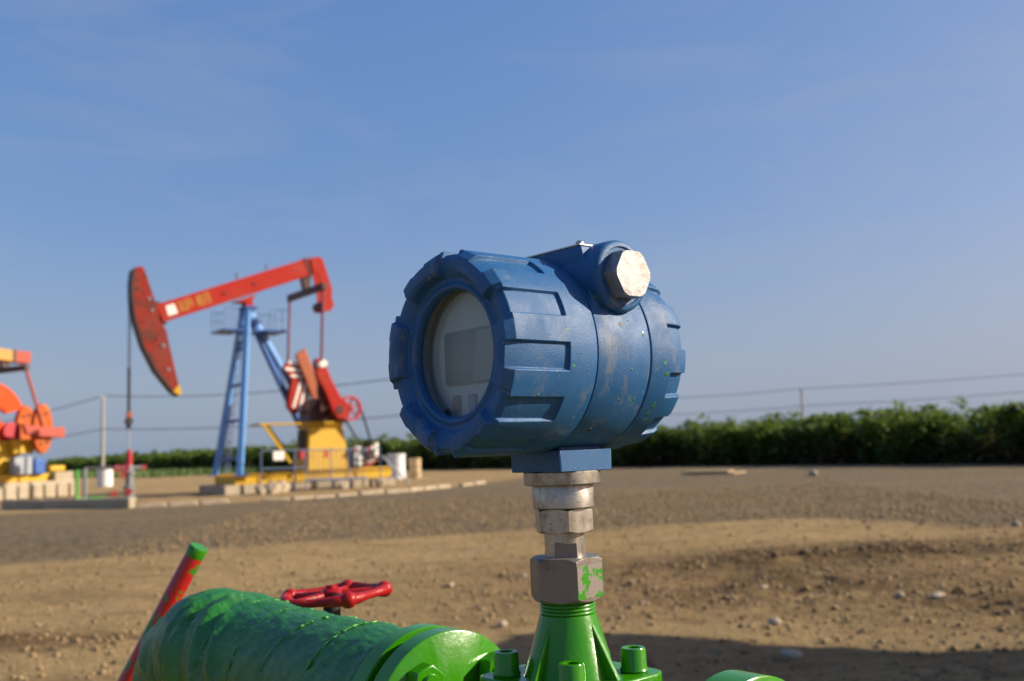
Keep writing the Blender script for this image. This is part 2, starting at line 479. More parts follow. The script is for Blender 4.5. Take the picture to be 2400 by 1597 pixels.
# ------------------------------------------------------------------ ground
def gravel_mask(x, y):
    edge = np.interp(x, [-30, -5.8, -2.7, 1.0, 3.8, 4.6, 6.0, 30], [10.5, 11.3, 12.4, 12.8, 13.2, 11.6, 11.0, 10.5])
    n = fbm(x * 0.5, y * 0.5, 4)
    m = sstep(-0.5, 0.5, y - edge + n * 0.8)
    # beyond the kerb on the left the pad is bare tan earth
    kx = np.interp(y, [22, 23.3, 24.2, 25.7, 26.6, 30.6, 45, 90], [-14, -9.0, -5.6, -4.1, -2.9, -1.0, 2, 4])
    m = m * sstep(-0.6, 0.6, x - kx + n * 0.5)
    return m
def rough_mask(x, y):
    """broken, cloddy soil on the right"""
    d1 = (x - 3.0) / 2.9
    b = np.exp(-(d1 ** 2)) * np.exp(-((y - 8.9 - 0.12 * (x - 2)) / 0.85) ** 2) * 1.15
    b2 = np.exp(-((x - 1.9) / 2.0) ** 2) * np.exp(-((y - 7.1) / 0.9) ** 2) * 0.85
    b3 = np.exp(-((x - 3.6) / 1.2) ** 2) * np.exp(-((y - 5.9) / 0.6) ** 2) * 0.9
    b4 = np.exp(-((x + 2.9) / 1.0) ** 2) * np.exp(-((y - 6.15) / 0.28) ** 2) * 1.0  # small darker, rougher patch at the left
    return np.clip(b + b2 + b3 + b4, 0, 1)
def gh(x, y):
    x = np.asarray(x, float); y = np.asarray(y, float)
    near = np.exp(-np.maximum(y - 14, 0) / 12.0)
    g = gravel_mask(x, y)
    r = rough_mask(x, y)
    h = 0.030 * fbm(x * 0.45, y * 0.45, 3) * near
    h = h + (0.010 + 0.040 * r) * fbm(x * 1.1 + 5, y * 2.6, 3) * near * (1 - 0.8 * g)
    h = h + (0.006 + 0.020 * r + 0.007 * g) * fbm(x * 7.0, y * 9.0, 3, 0.6) * near
    # shallow wheel ruts that run across the yard
    rut = np.sin((y - 0.16 * x - 0.02 * x * x) * 3.1) * np.exp(-((y - 10.8) / 1.2) ** 2)
    rut2 = np.exp(-((y - 7.6 + 0.10 * x - .06 * np.sin(x * 1.3)) / 0.10) ** 2) + np.exp(-((y - 10.2 - 0.08 * x + .05 * np.sin(x)) / 0.11) ** 2)
    h = h + 0.014 * rut * (1 - r) - 0.020 * rut2
    return h

def build_ground():
    def axis(fine0, fine1, step, lo, hi, grow):
        a = list(np.arange(fine0, fine1, step))
        s, v = step, a[-1]
        while v < hi:
            s *= grow; v += s; a.append(v)
        s, v = step, a[0]
        b = []
        while v > lo:
            s *= grow; v -= s; b.append(v)
        return np.array(b[::-1] + a)
    xs = axis(-4.2, 5.4, 0.036, -3000, 3000, 1.09)
    ys = axis(4.3, 13.2, 0.036, -300, 5000, 1.055)
    X, Y = np.meshgrid(xs, ys)
    Z = gh(X, Y)
    nx, ny = len(xs), len(ys)
    V = np.stack([X, Y, Z], -1).reshape(-1, 3)
    i = np.arange(nx * ny).reshape(ny, nx)
    Fq = np.stack([i[:-1, :-1], i[:-1, 1:], i[1:, 1:], i[1:, :-1]], -1).reshape(-1, 4)
    me = bpy.data.meshes.new('ground')
    me.vertices.add(len(V)); me.vertices.foreach_set('co', V.ravel())
    me.loops.add(Fq.size); me.loops.foreach_set('vertex_index', Fq.ravel())
    me.polygons.add(len(Fq)); me.polygons.foreach_set('loop_start', np.arange(0, Fq.size, 4))
    me.update(calc_edges=True)
    me.shade_smooth()
    x, y = X.ravel(), Y.ravel()
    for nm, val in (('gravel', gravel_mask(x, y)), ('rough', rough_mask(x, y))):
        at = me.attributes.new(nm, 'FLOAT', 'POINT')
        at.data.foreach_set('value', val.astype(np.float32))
    o = bpy.data.objects.new('ground', me)
    COL.objects.link(o)
    tag(o, kind='structure')
    m = bpy.data.materials.new('dirt_and_gravel'); m.use_nodes = True
    nt = m.node_tree; N, L = nt.nodes, nt.links
    p = N['Principled BSDF']; p.inputs['Roughness'].default_value = 0.95; p.inputs['Specular IOR Level'].default_value = 0.15
    t = N.new('ShaderNodeTexCoord')
    def noise(s, det=6, st=None, w=0.0, rg=0.6):
        n = N.new('ShaderNodeTexNoise'); n.noise_dimensions = '4D'
        n.inputs['Scale'].default_value = s; n.inputs['Detail'].default_value = det; n.inputs['W'].default_value = w
        n.inputs['Roughness'].default_value = rg
        if st:
            mpn = N.new('ShaderNodeMapping'); mpn.inputs['Scale'].default_value = st
            L.new(t.outputs['Object'], mpn.inputs['Vector']); L.new(mpn.outputs['Vector'], n.inputs['Vector'])
        else:
            L.new(t.outputs['Object'], n.inputs['Vector'])
        return n.outputs['Fac']
    def rmp(v, a, b, c=0, d=1):
        r = N.new('ShaderNodeMapRange'); r.interpolation_type = 'SMOOTHSTEP'
        r.inputs[1].default_value = a; r.inputs[2].default_value = b; r.inputs[3].default_value = c; r.inputs[4].default_value = d
        L.new(v, r.inputs[0]); return r.outputs[0]
    def mix(f, a, b):
        x = N.new('ShaderNodeMix'); x.data_type = 'RGBA'
        L.new(f, x.inputs[0])
        for s, q in ((6, a), (7, b)):
            if isinstance(q, tuple): x.inputs[s].default_value = (*q, 1)
            else: L.new(q, x.inputs[s])
        return x.outputs[2]
    def att(nm):
        a = N.new('ShaderNodeAttribute'); a.attribute_name = nm; return a.outputs['Fac']
    tan = mix(rmp(noise(0.9, 7, (0.32, 1, 1)), 0.38, 0.66), (0.44, 0.310, 0.143), (0.34, 0.236, 0.107))
    tan = mix(rmp(noise(3.4, 8, (0.35, 1, 1), 2, .68), 0.50, 0.66, 0, 0.8), tan, (0.205, 0.135, 0.06))
    tan = mix(rmp(noise(1.4, 6, (0.3, 1, 1), 5), 0.60, 0.74, 0, 0.6), tan, (0.40, 0.32, 0.21))
    tan = mix(rmp(noise(28, 4, None, 3), 0.55, 0.72, 0, 0.5), tan, (0.15, 0.10, 0.055))
    tan = mix(rmp(noise(40, 3, None, 7), 0.66, 0.72, 0, 0.6), tan, (0.40, 0.32, 0.22))
    tan = mix(rmp(noise(11, 7, (0.6, 1, 1), 13, .75), 0.49, 0.64, 0, 0.7), tan, (0.20, 0.13, 0.057))
    tan = mix(rmp(noise(13, 6, (0.7, 1, 1), 15, .75), 0.57, 0.66, 0, 0.7), tan, (0.385, 0.29, 0.165))
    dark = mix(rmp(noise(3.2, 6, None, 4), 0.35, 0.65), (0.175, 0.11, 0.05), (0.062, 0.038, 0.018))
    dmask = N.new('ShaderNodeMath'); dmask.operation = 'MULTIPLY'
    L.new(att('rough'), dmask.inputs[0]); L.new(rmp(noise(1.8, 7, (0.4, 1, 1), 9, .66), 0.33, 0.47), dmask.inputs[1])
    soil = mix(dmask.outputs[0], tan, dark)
    gr = mix(rmp(noise(17, 6, None, 1, 0.8), 0.38, 0.62), (0.11, 0.086, 0.052), (0.31, 0.242, 0.142))
    gr = mix(rmp(noise(0.8, 6, (0.5, 1, 1), 6), 0.42, 0.68, 0, 0.65), gr, (0.225, 0.160, 0.080))
    gr = mix(rmp(noise(5, 6, None, 8, .7), 0.56, 0.70, 0, 0.65), gr, (0.07, 0.055, 0.036))
    gr = mix(rmp(noise(8, 7, (0.7, 1, 1), 18, .8), 0.46, 0.58, 0, 0.7), gr, (0.075, 0.058, 0.036))
    gr = mix(rmp(noise(9, 7, (0.7, 1, 1), 21, .8), 0.55, 0.64, 0, 0.75), gr, (0.36, 0.285, 0.17))
    gr = mix(rmp(noise(.35, 5, (0.3, 1, 1), 23), 0.5, 0.66, 0, 0.5), gr, (0.27, 0.20, 0.105))
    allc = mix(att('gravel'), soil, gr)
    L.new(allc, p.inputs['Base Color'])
    b1 = N.new('ShaderNodeBump'); b1.inputs['Strength'].default_value = 1.0; b1.inputs['Distance'].default_value = 0.05
    L.new(noise(34, 5, None, 11, 0.7), b1.inputs['Height'])
    b2 = N.new('ShaderNodeBump'); b2.inputs['Strength'].default_value = 0.7; b2.inputs['Distance'].default_value = 0.18
    L.new(noise(5, 5, None, 12, 0.65), b2.inputs['Height'])
    L.new(b2.outputs[0], b1.inputs['Normal'])
    L.new(b1.outputs[0], p.inputs['Normal'])
    me.materials.append(m)
build_ground()

def gz(x, y):
    return float(gh(np.array([x]), np.array([y]))[0])

def rock_verts(size, seed, flat=0.6):
    bm = bmesh.new()
    bmesh.ops.create_icosphere(bm, subdivisions=1, radius=1.0)
    rr = random.Random(seed)
    vs_ = [v.co * (0.75 + 0.5 * rr.random()) for v in bm.verts]
    vs_ = [(v.x * size[0], v.y * size[1], v.z * size[2]) for v in vs_]
    fs_ = [tuple(v.index for v in f.verts) for f in bm.faces]
    bm.free()
    return vs_, fs_

def build_pebbles():
    """loose stones of the yard, far too many to count"""
    protos = [rock_verts((1, 1, 0.7), 40 + k) for k in range(6)]
    VV, FF, off = [], [], 0
    n = 24000
    xs = rng.uniform(-5, 7, n * 3); ys = 4.4 + 18 * rng.random(n * 3) ** 1.8
    keep = rng.random(n * 3) < (0.12 + 0.75 * rough_mask(xs, ys) + 0.45 * gravel_mask(xs, ys) + .12 * (fbm(xs * .7, ys * 1.2, 3) > .1))
    xs, ys = xs[keep][:n], ys[keep][:n]
    zs = gh(xs, ys)
    siz = 0.005 + 0.018 * rng.random(len(xs)) ** 4 + 0.003 * rng.random(len(xs)) + .006 * gravel_mask(xs, ys)
    for k in range(len(xs)):
        pv, pf = protos[k % 6]
        a = rng.random() * 6.28
        c, s = math.cos(a), math.sin(a)
        q = np.array(pv) * siz[k]
        q = np.stack([q[:, 0] * c - q[:, 1] * s + xs[k], q[:, 0] * s + q[:, 1] * c + ys[k], q[:, 2] + zs[k] + siz[k] * 0.25], -1)
        VV.append(q); FF.append(np.array(pf) + off); off += len(q)
    V = np.concatenate(VV); Fq = np.concatenate(FF)
    me = bpy.data.meshes.new('pebbles')
    me.vertices.add(len(V)); me.vertices.foreach_set('co', V.ravel())
    me.loops.add(Fq.size); me.loops.foreach_set('vertex_index', Fq.ravel())
    me.polygons.add(len(Fq)); me.polygons.foreach_set('loop_start', np.arange(0, Fq.size, 3))
    me.update(calc_edges=True)
    m = mat('mixed_pebbles', (0.27, 0.185, 0.088), 0.95, layers=((9.0, 0.56, 0.62, (0.30, 0.225, 0.13), 0.9), (11.0, 0.50, 0.58, (0.12, 0.08, 0.042), 0.9)), coord='Object')
    me.materials.append(m)
    o = bpy.data.objects.new('pebbles', me)
    COL.objects.link(o)
    tag(o, 'loose pebbles and crumbs of earth strewn over the bare dirt yard', 'pebbles', kind='stuff')
build_pebbles()

ROCKS = [  # x, y, size, material, label
    ((2.42, 6.53), (0.045, 0.035, 0.03), 'rock', 'rounded pale stone at the left end of the long pale stone'),
    ((2.62, 6.42), (0.085, 0.04, 0.022), 'rock', 'long flat pale stone lying on tan dirt at the right'),
    ((-0.12, 5.95), (0.045, 0.035, 0.032), 'rock', 'pale stone just left of the green cone, at the shadow edge'),
    ((0.80, 6.72), (0.06, 0.035, 0.02), 'rock', 'flat pale stone on dirt right of the steel nut'),
    ((1.72, 7.25), (0.065, 0.04, 0.022), 'rock', 'flat light stone in the middle of the right-hand dirt'),
    ((5.35, 10.9), (0.07, 0.06, 0.05), 'rock', 'orange-tan stone at the far right gravel edge'),
    ((1.30, 5.02), (0.085, 0.05, 0.03), 'rock', 'bluish white stone lying inside the foreground shadow'),
    ((1.42, 5.78), (0.05, 0.045, 0.035), 'rock', 'small tan stone just above the shadow edge'),
    ((2.55, 9.1), (0.085, 0.06, 0.05), 'rockb', 'biggest dark clod in the brown broken soil'),
    ((2.2, 8.75), (0.06, 0.05, 0.04), 'rockb', 'dark clod left of the biggest clod'),
    ((2.95, 8.75), (0.055, 0.05, 0.04), 'rockb', 'dark clod right of the biggest clod'),
    ((-0.55, 7.9), (0.04, 0.035, 0.03), 'rock', 'small yellowish stone between handwheel and steel nut'),
    ((7.9, 26.9), (0.24, 0.16, 0.13), 'rock', 'lone pale lump on the gravel before the crop field'),
    ((0.02, 8.3), (0.05, 0.035, 0.025), 'rock', 'small pale stone on smooth dirt left of the thin steel neck'),
]
for k, ((x, y), s, mk, lab) in enumerate(ROCKS):
    b = MB(); b.add(*rock_verts(s, 100 + k))
    o = b.build('stone' if mk == 'rock' else 'earth_clod', M[mk], smooth=50, loc=(x, y, gz(x, y) + s[2] * 0.45))
    o.rotation_euler = (0, 0, 0.4 * k)
    sb = o.modifiers.new('round', 'SUBSURF'); sb.levels = sb.render_levels = 1
    tag(o, lab, 'stone' if mk == 'rock' else 'clod', 'loose stones and clods on the yard')

# ------------------------------------------------------------------ unseen canopy, added off-frame only to cast the foreground shadow
def build_shade_canopy():
    ang = math.atan2(-0.41, 0.91)
    r = empty('steel_canopy', (5.05, 5.85, 0), ang)
    tag(r, 'cantilevered steel canopy standing just outside the right edge of the picture', 'canopy')
    W, D, H = 7.0, 3.4, 2.5
    MB().box((W / 2, -D / 2, H + .06), (W, D, .12)).build('roof', M['shedroof'], r)
    MB().box((W / 2, .012, H + .03), (W, .02, .26)).build('fascia', M['shed'], r)
    for k in range(12):
        MB().box((.3 + k * .58, -D / 2, H - .03), (.06, D - .1, .06)).build('purlin', M['shed'], r)
    for u0 in (.4, W / 2, W - .4):
        MB().bar((u0, -D + .25, 0), (u0, -D + .25, H), .16, .16).build('post', M['shed'], r)
        MB().bar((u0, -D + .25, H - .9), (u0, -D + 1.3, H - .05), .08, .1).build('brace', M['shed'], r)
build_shade_canopy()

# ------------------------------------------------------------------ crop field along the yard
def leaf_mesh(name, C, A, B, tint, m):
    """C centres, A half-length vectors, B half-width vectors -> diamond leaves"""
    n = len(C)
    V = np.stack([C - A, C + B * 1.0 - A * 0.1, C + A, C - B * 1.0 - A * 0.1], 1).reshape(-1, 3)
    Fq = np.arange(n * 4)
    me = bpy.data.meshes.new(name)
    me.vertices.add(len(V)); me.vertices.foreach_set('co', V.ravel())
    me.loops.add(len(Fq)); me.loops.foreach_set('vertex_index', Fq)
    me.polygons.add(n); me.polygons.foreach_set('loop_start', np.arange(0, n * 4, 4))
    me.update(calc_edges=True)
    at = me.attributes.new('tint', 'FLOAT', 'FACE')
    at.data.foreach_set('value', tint.astype(np.float32))
    me.materials.append(m)
    o = bpy.data.objects.new(name, me)
    COL.objects.link(o)
    return o
def leaf_mat(name, stops):
    m = bpy.data.materials.new(name); m.use_nodes = True
    N, L = m.node_tree.nodes, m.node_tree.links
    p = N['Principled BSDF']; p.inputs['Roughness'].default_value = 0.55; p.inputs['Specular IOR Level'].default_value = 0.3
    a = N.new('ShaderNodeAttribute'); a.attribute_name = 'tint'
    r = N.new('ShaderNodeValToRGB')
    e = r.color_ramp.elements
    e[0].position, e[0].color = stops[0][0], (*stops[0][1], 1)
    e[1].position, e[1].color = stops[-1][0], (*stops[-1][1], 1)
    for pos, c in stops[1:-1]:
        q = e.new(pos); q.color = (*c, 1)
    L.new(a.outputs['Fac'], r.inputs[0]); L.new(r.outputs[0], p.inputs['Base Color'])
    tr = N.new('ShaderNodeBsdfTranslucent'); L.new(r.outputs[0], tr.inputs['Color'])
    mx = N.new('ShaderNodeMixShader'); mx.inputs[0].default_value = 0.4
    L.new(p.outputs[0], mx.inputs[1]); L.new(tr.outputs[0], mx.inputs[2])
    L.new(mx.outputs[0], N['Material Output'].inputs['Surface'])
    return m
EDGE = np.array([(31, 6), (25, 13), (17.0, 26.0), (14.0, 32.0), (10.0, 39.2), (4, 46.5), (-6, 58), (-20, 75), (-33, 91), (-50, 117), (-75, 160)], float)
def build_crop():
    seg = np.diff(EDGE, axis=0); ln = np.hypot(seg[:, 0], seg[:, 1]); cum = np.concatenate([[0], np.cumsum(ln)])
    def along(t):
        k = np.clip(np.searchsorted(cum, t, 'right') - 1, 0, len(ln) - 1)
        f = (t - cum[k]) / ln[k]
        p = EDGE[k] + seg[k] * f[:, None]
        d = seg[k] / ln[k][:, None]
        return p, np.stack([d[:, 1], -d[:, 0]], -1)      # normal into the field (away from the yard)
    n = 3800
    t = cum[-1] * rng.random(n) ** 1.15
    dep = 4.2 * rng.random(n) ** 1.2
    p, nn = along(t)
    nn = np.where((nn[:, :1] < 0), -nn, nn)
    pos = p + nn * (dep + 0.5 * fbm(t * 0.35, t * 0 + 3, 3))[:, None]
    dist = np.hypot(pos[:, 0], pos[:, 1])
    H = 1.60 + 0.32 * fbm(t * 0.22, dep * 0.4, 3) + 0.15 * rng.normal(size=n) + .3 * (rng.random(n) < .04)
    H = H * (0.93 + 0.07 * np.minimum(dep, 1))
    C, A, B, T = [], [], [], []
    for k in range(n):
        far = dist[k] > 62
        nl = 45 if far else 95
        u = np.where(rng.random(nl) < .72, rng.random(nl) ** 0.6, rng.random(nl) * .4)
        z = H[k] * (0.0 + 1.02 * u)
        rad = (0.12 + 0.38 * rng.random(nl)) * (1.0 - 0.45 * u ** 3)
        a = rng.random(nl) * 2 * PI
        c = np.stack([pos[k, 0] + rad * np.cos(a), pos[k, 1] + rad * np.sin(a), z], -1)
        el = rng.normal(0.15, 0.5, nl)
        L_ = (0.10 + 0.10 * rng.random(nl)) * (1.5 if far else 1.0)
        dirv = np.stack([np.cos(a) * np.cos(el), np.sin(a) * np.cos(el), np.sin(el)], -1)
        sd_ = np.stack([-np.sin(a), np.cos(a), rng.normal(0, 0.5, nl)], -1)
        sd_ /= np.linalg.norm(sd_, axis=1)[:, None]
        C.append(c); A.append(dirv * L_[:, None]); B.append(sd_ * (L_ * 0.42)[:, None])
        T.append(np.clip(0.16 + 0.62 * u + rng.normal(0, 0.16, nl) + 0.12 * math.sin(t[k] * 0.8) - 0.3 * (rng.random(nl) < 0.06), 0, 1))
    C, A, B, T = map(np.concatenate, (C, A, B, T))
    # stems as thin upright slivers
    ns = n * 2
    ks = rng.integers(0, n, ns)
    base = pos[ks] + rng.normal(0, 0.1, (ns, 2))
    hh = H[ks] * rng.uniform(0.5, 1.04, ns)
    C2 = np.stack([base[:, 0], base[:, 1], hh / 2], -1)
    A2 = np.stack([rng.normal(0, 0.05, ns), rng.normal(0, 0.05, ns), hh / 2], -1)
    B2 = np.stack([np.full(ns, 0.014), np.full(ns, 0.01), np.zeros(ns)], -1)
    T2 = np.full(ns, 0.02)
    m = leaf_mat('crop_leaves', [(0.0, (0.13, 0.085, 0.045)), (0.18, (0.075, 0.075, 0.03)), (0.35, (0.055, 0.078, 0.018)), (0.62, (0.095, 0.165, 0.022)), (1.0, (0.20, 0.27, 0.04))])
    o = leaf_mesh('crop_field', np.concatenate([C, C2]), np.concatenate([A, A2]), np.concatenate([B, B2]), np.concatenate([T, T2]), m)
    tag(o, 'dense green crop field standing in a long wall behind the yard', 'crop field', kind='stuff')
    # the field's earth and its far interior: a low dark bank of soil under the plants
    # thin grass at the foot of the field on the far left
    n = 9000
    t = rng.uniform(cum[7] - 6, cum[9], n); p, nn = along(t); nn = np.where((nn[:, :1] < 0), -nn, nn)
    q = p - nn * (rng.random(n) ** 1.3 * 9 + 0.3)[:, None]
    hh = rng.uniform(0.08, 0.3, n)
    C = np.stack([q[:, 0], q[:, 1], hh * 0.8], -1)
    a = rng.random(n) * 6.28
    A = np.stack([0.08 * np.cos(a), 0.08 * np.sin(a), hh], -1)
    B = np.stack([-np.sin(a) * 0.05, np.cos(a) * 0.05, np.zeros(n)], -1)
    mg = leaf_mat('grass_blades', [(0.0, (0.13, 0.16, 0.05)), (1.0, (0.10, 0.22, 0.05))])
    o = leaf_mesh('grass_verge', C, A, B, rng.random(n), mg)
    tag(o, 'thin strip of pale green grass at the far foot of the crop field', 'grass', kind='stuff')
build_crop()

# ------------------------------------------------------------------ poles and wires
POLES = [(-37.2, 90.0, 7.1), (1.6, 66.0, 7.1), (15.2, 140.0, 7.1), (36.6, 127.0, 7.1)]
PLAB = ['pale concrete utility pole standing left behind the white drum', 'nearer concrete utility pole standing hidden behind the blue transmitter', 'farther concrete utility pole standing hidden behind the blue transmitter', 'thin dark utility pole rising from the crop field at the right']
for (x, y, h), lab in zip(POLES, PLAB):
    r = empty('utility_pole', (x, y, 0))
    tag(r, lab, 'utility pole', 'poles of the overhead line')
    MB().tube([(0, 0, -0.2), (0, 0, h)], [0.18, 0.11], 14).build('shaft', M['pole'], r)
    MB().box((0, 0, h - 0.12), (0.1, 0.9, 0.1)).build('crossarm', M['pole'], r)
    for s in (-0.38, 0.38):
        MB().lathe([(0.05, 0), (0.07, 0.05), (0.03, 0.12), (0.05, 0.16), (0.0, 0.2)], 10, Matrix.Translation((0, s, h - 0.07))).build('insulator', M['drum'], r)
def wire(name, pts, lab):
    P = []
    for (a, b, sag) in pts:
        a, b = Vector(a), Vector(b)
        for k in range(25):
            f = k / 24
            q = a.lerp(b, f); q.z -= sag * 4 * f * (1 - f)
            P.append(q)
    o = MB().tube(P, 0.04, 6).build(name, M['wire'], None)
    tag(o, lab, 'wire', 'wires of the overhead line')
L0, H0, G0, R0 = (Vector((p[0], p[1], p[2] + 0.05)) for p in POLES)
FL = Vector((-95, 150, 7.1)); FR = Vector((92, 122, 9.6))
wire('overhead_wire', [(FL, L0, 1.2), (L0, H0, 0.95), (H0, G0, .8), (G0, R0, .25), (R0, FR, 0.6)], 'upper overhead wire running across the sky between the poles')
dz = Vector((0, 0, 3.0)); dz2 = Vector((0, 0, 2.2))
wire('overhead_wire', [(FL - dz, L0 - dz, 0.8), (L0 - dz, H0 - dz, 0.6), (H0 - dz, G0 - dz2, .6), (G0 - dz2, R0 - dz2, .25), (R0 - dz2, FR - dz2, 0.6)], 'lower overhead wire running beneath the upper one')

# ------------------------------------------------------------------ kerb round the pump pad
def build_kerb():
    r = empty('kerb', (-7.0, 27.1, 0)); tag(r, kind='structure')
    path = [(-8.85, 23.25), (-6.9, 24.1), (-5.5, 24.3), (-4.1, 25.65), (-2.9, 26.7), (-1.0, 30.5)]
    k = 0
    rr = random.Random(3)
    for a, b in zip(path[:-1], path[1:]):
        a, b = Vector((*a, 0)), Vector((*b, 0))
        L_ = (b - a).length; n = max(2, round(L_ / 0.75)); d = (b - a).normalized()
        ang = math.atan2(d.y, d.x)
        for i in range(n):
            c = a + d * (L_ * (i + 0.5) / n)
            if rr.random() < 0.15: continue
            o = MB().box((0, 0, 0), (L_ / n - 0.05, 0.16, 0.2)).build('kerb_stone', M['kerb'], r, bevel=0.03)
            o.location = c - Vector((-7.0, 27.1, 0)) + Vector((rr.uniform(-.02, .02), rr.uniform(-.04, .04), rr.uniform(-0.045, 0.0)))
            o.rotation_euler = (rr.uniform(-.08, .08), rr.uniform(-.03, .03), ang + rr.uniform(-.04, .04))
            k += 1
build_kerb()
r = empty('concrete_beam', (-10.9, 24.25, 0), math.atan2(-1.85, 3.9))
tag(r, 'long low concrete beam at the left pad edge, its dark side facing the yard', 'concrete beam')
for k in range(3):
    MB().box((-1.45 + 1.45 * k, 0, .10), (1.43, .2, .27)).build('beam_section', M['conc'], r, bevel=.02)

# ------------------------------------------------------------------ main pump jack
def build_pump():
    r = empty('pump_jack', (-8.876, 29.93, 0), R_(36))
    tag(r, 'red and blue pump jack with dark-edged horse head and yellow base', 'pump jack')
    UW = lambda v0=0: axis_frame((0, v0, 0), (1, 0, 0), (0, 0, 1))      # local x=u, y=w, z=-v
    # concrete footing blocks
    MB().box((0.0, 0, 0.14), (0.5, 2.25, 0.28)).build('footing', M['conc'], r, bevel=0.02)
    rr = random.Random(5)
    for k, (u0, w_) in enumerate([(0.55, .5), (1.15, .4), (1.62, .38), (2.15, .55), (2.85, .5), (3.45, .5), (4.1, .55), (4.75, .5), (5.15, .3)]):
        for s in (-1, 1):
            MB().box((u0, s * 0.92, 0.14 - 0.003 * k), (w_, 0.45, 0.27 - 0.004 * k)).build('footing', M['conc'], r, bevel=0.02)
    for (u0, v0, s) in [(0.7, -1.55, .24), (0.95, -1.7, .3), (1.3, -1.6, .26), (0.62, -1.75, .16), (4.3, -2.0, .2), (3.2, -1.7, .18)]:
        o = MB(); o.add(*rock_verts((s, s * .8, s * .9), int(u0 * 100)))
        o.build('rubble_stone', M['conc'], r, smooth=0, loc=(u0, v0, s * .5))
    # skid
    for s in (-1, 1):
        MB().box((2.75, s * 0.80, 0.415), (5.2, 0.10, 0.27)).build('skid_beam', M['pyel'], r, bevel=0.01)
        MB().box((2.75, s * 0.80, 0.56), (5.2, 0.22, 0.025)).build('skid_flange', M['pyel'], r)
    for u0 in (0.2, 1.6, 2.6, 4.0, 5.3):
        MB().box((u0, 0, 0.40), (0.12, 1.5, 0.22)).build('skid_cross_beam', M['pyel'], r)
    MB().box((4.75, 0, 0.585), (1.1, 1.5, 0.03)).build('motor_deck', M['pyel'], r)
    # samson post
    top = 5.62
    for s in (-1, 1):
        MB().bar((0.25, s * 1.0, 0.57), (0.86, s * 0.16, top), 0.17, 0.19).build('front_leg', M['pblue'], r, bevel=0.012)
        MB().box((0.25, s * 1.0, 0.56), (0.4, 0.34, 0.03)).build('foot_plate', M['pblued'], r)
    for w_ in (1.04, 2.18, 3.27, 4.39):
        f = (w_ - 0.57) / (top - 0.57); u0 = 0.25 + 0.61 * f; hv = 1.0 - 0.84 * f
        MB().bar((u0, -hv, w_), (u0, hv, w_), 0.07, 0.09).build('cross_bar', M['pblued'], r)
    for w_ in (1.6, 2.8, 3.9):
        ua = 1.36 + (5.14 - w_) * .7233; ub = 1.16 + (5.2 - w_) * .612; v_ = .25 + (5.15 - w_) * .283
        MB().bar((ub, v_, w_), (ua, v_, w_), 0.07, 0.07).build('cross_bar', M['pblued'], r)
    MB().bar((4.93, 1.65, 0.2), (1.08, .14, top - .1), 0.15, 0.17).build('rear_leg', M['pblue'], r, bevel=0.012)
    MB().bar((4.20, 1.65, 0.2), (0.98, .12, top - .1), 0.15, 0.17).build('rear_leg', M['pblued'], r, bevel=0.012)  # darker blue paints in the shade on this second beam
    MB().box((4.55, 1.66, .12), (1.3, .4, .24)).build('footing', M['conc'], r, bevel=.02)
    # ladder on the front pair
    lad = MB()
    for s in (-.16, .16): lad.bar((0.22, s, 0.6), (0.70, s * .7, 4.9), 0.03, 0.03)
    for k in range(15):
        f = k / 15; lad.bar((0.22 + .48 * f, -.16 * (1 - .3 * f), .7 + 4.2 * f), (0.22 + .48 * f, .16 * (1 - .3 * f), .7 + 4.2 * f), 0.02, 0.02)
    lad.build('ladder', M['pfence'], r)
    # service platform with cage rails
    MB().box((0.28, 0, 4.90), (0.62, 1.2, 0.05)).build('platform', M['pblued'], r)
    MB().box((1.62, 0, 4.92), (0.8, 1.2, 0.05)).build('platform', M['pblued'], r)
    for (ua, ub) in ((0.0, 0.42), (1.4, 2.0)):
        for s in (-.58, .58):
            g = MB()
            g.tube([(ua, s, 5.56), (ub, s, 5.56)], 0.011, 6); g.tube([(ua, s, 5.26), (ub, s, 5.26)], 0.008, 6)
            for q in np.linspace(ua, ub, 4): g.tube([(q, s, 4.92), (q, s, 5.56)], 0.008, 6)
            g.build('guard_rail', M['pfence'], r)
    MB().box((0.94, 0, top + 0.03), (0.42, 0.62, 0.07)).build('post_cap', M['pblued'], r, bevel=0.01)
    # walking beam: I-section
    b0, b1 = Vector((-1.80, 0, 5.34)), Vector((2.98, 0, 7.11))
    d = (b1 - b0).normalized(); nrm = Vector((-d.z, 0, d.x))
    hb = 0.255
    MB().bar(b0, b1, 0.12, 2 * hb, up=nrm).build('beam_web', M['pred'], r)
    for s in (-1, 1):
        MB().bar(b0 + nrm * s * hb, b1 + nrm * s * hb, 0.40, 0.035, up=nrm).build('beam_flange', M['pred'], r)
        # cover plates: the side facing the yard is boxed in
        MB().bar(b0 + Vector((0, s * .19, 0)), b1 + Vector((0, s * .19, 0)), 0.02, 2 * hb - .03, up=nrm).build('beam_side_plate', M['pred'], r)
    MB().bar(b1 - d * .16, b1 - d * .10, 0.44, 2 * hb + .08, up=nrm).build('beam_end_band', M['pdark'], r)
    for f in (0.52, 0.72):
        q = b0.lerp(b1, f) + nrm * (hb + .06)
        MB().tube([q, q + Vector((0, 0, .16))], 0.025, 8).build('lifting_lug', M['pdark'], r)
    sadc = b0.lerp(b1, 0.56) - nrm * hb
    MB().prism([(0.42, 5.80), (1.12, 6.07), (1.0, 5.86), (1.05, 5.66), (0.78, 5.66), (0.8, 5.8)], -0.2, 0.2, UW()).build('saddle_bearing', M['pred'], r, bevel=0.01)
    # bolts on the side
    for f in (.40, .60):
        q = b0.lerp(b1, f) + Vector((0, -.205, 0))
        MB().lathe([(0.05, -.02), (0.05, .02)], 10, axis_frame(q, (1, 0, 0), (0, 0, 1))).build('bolt', M['pdark'], r)
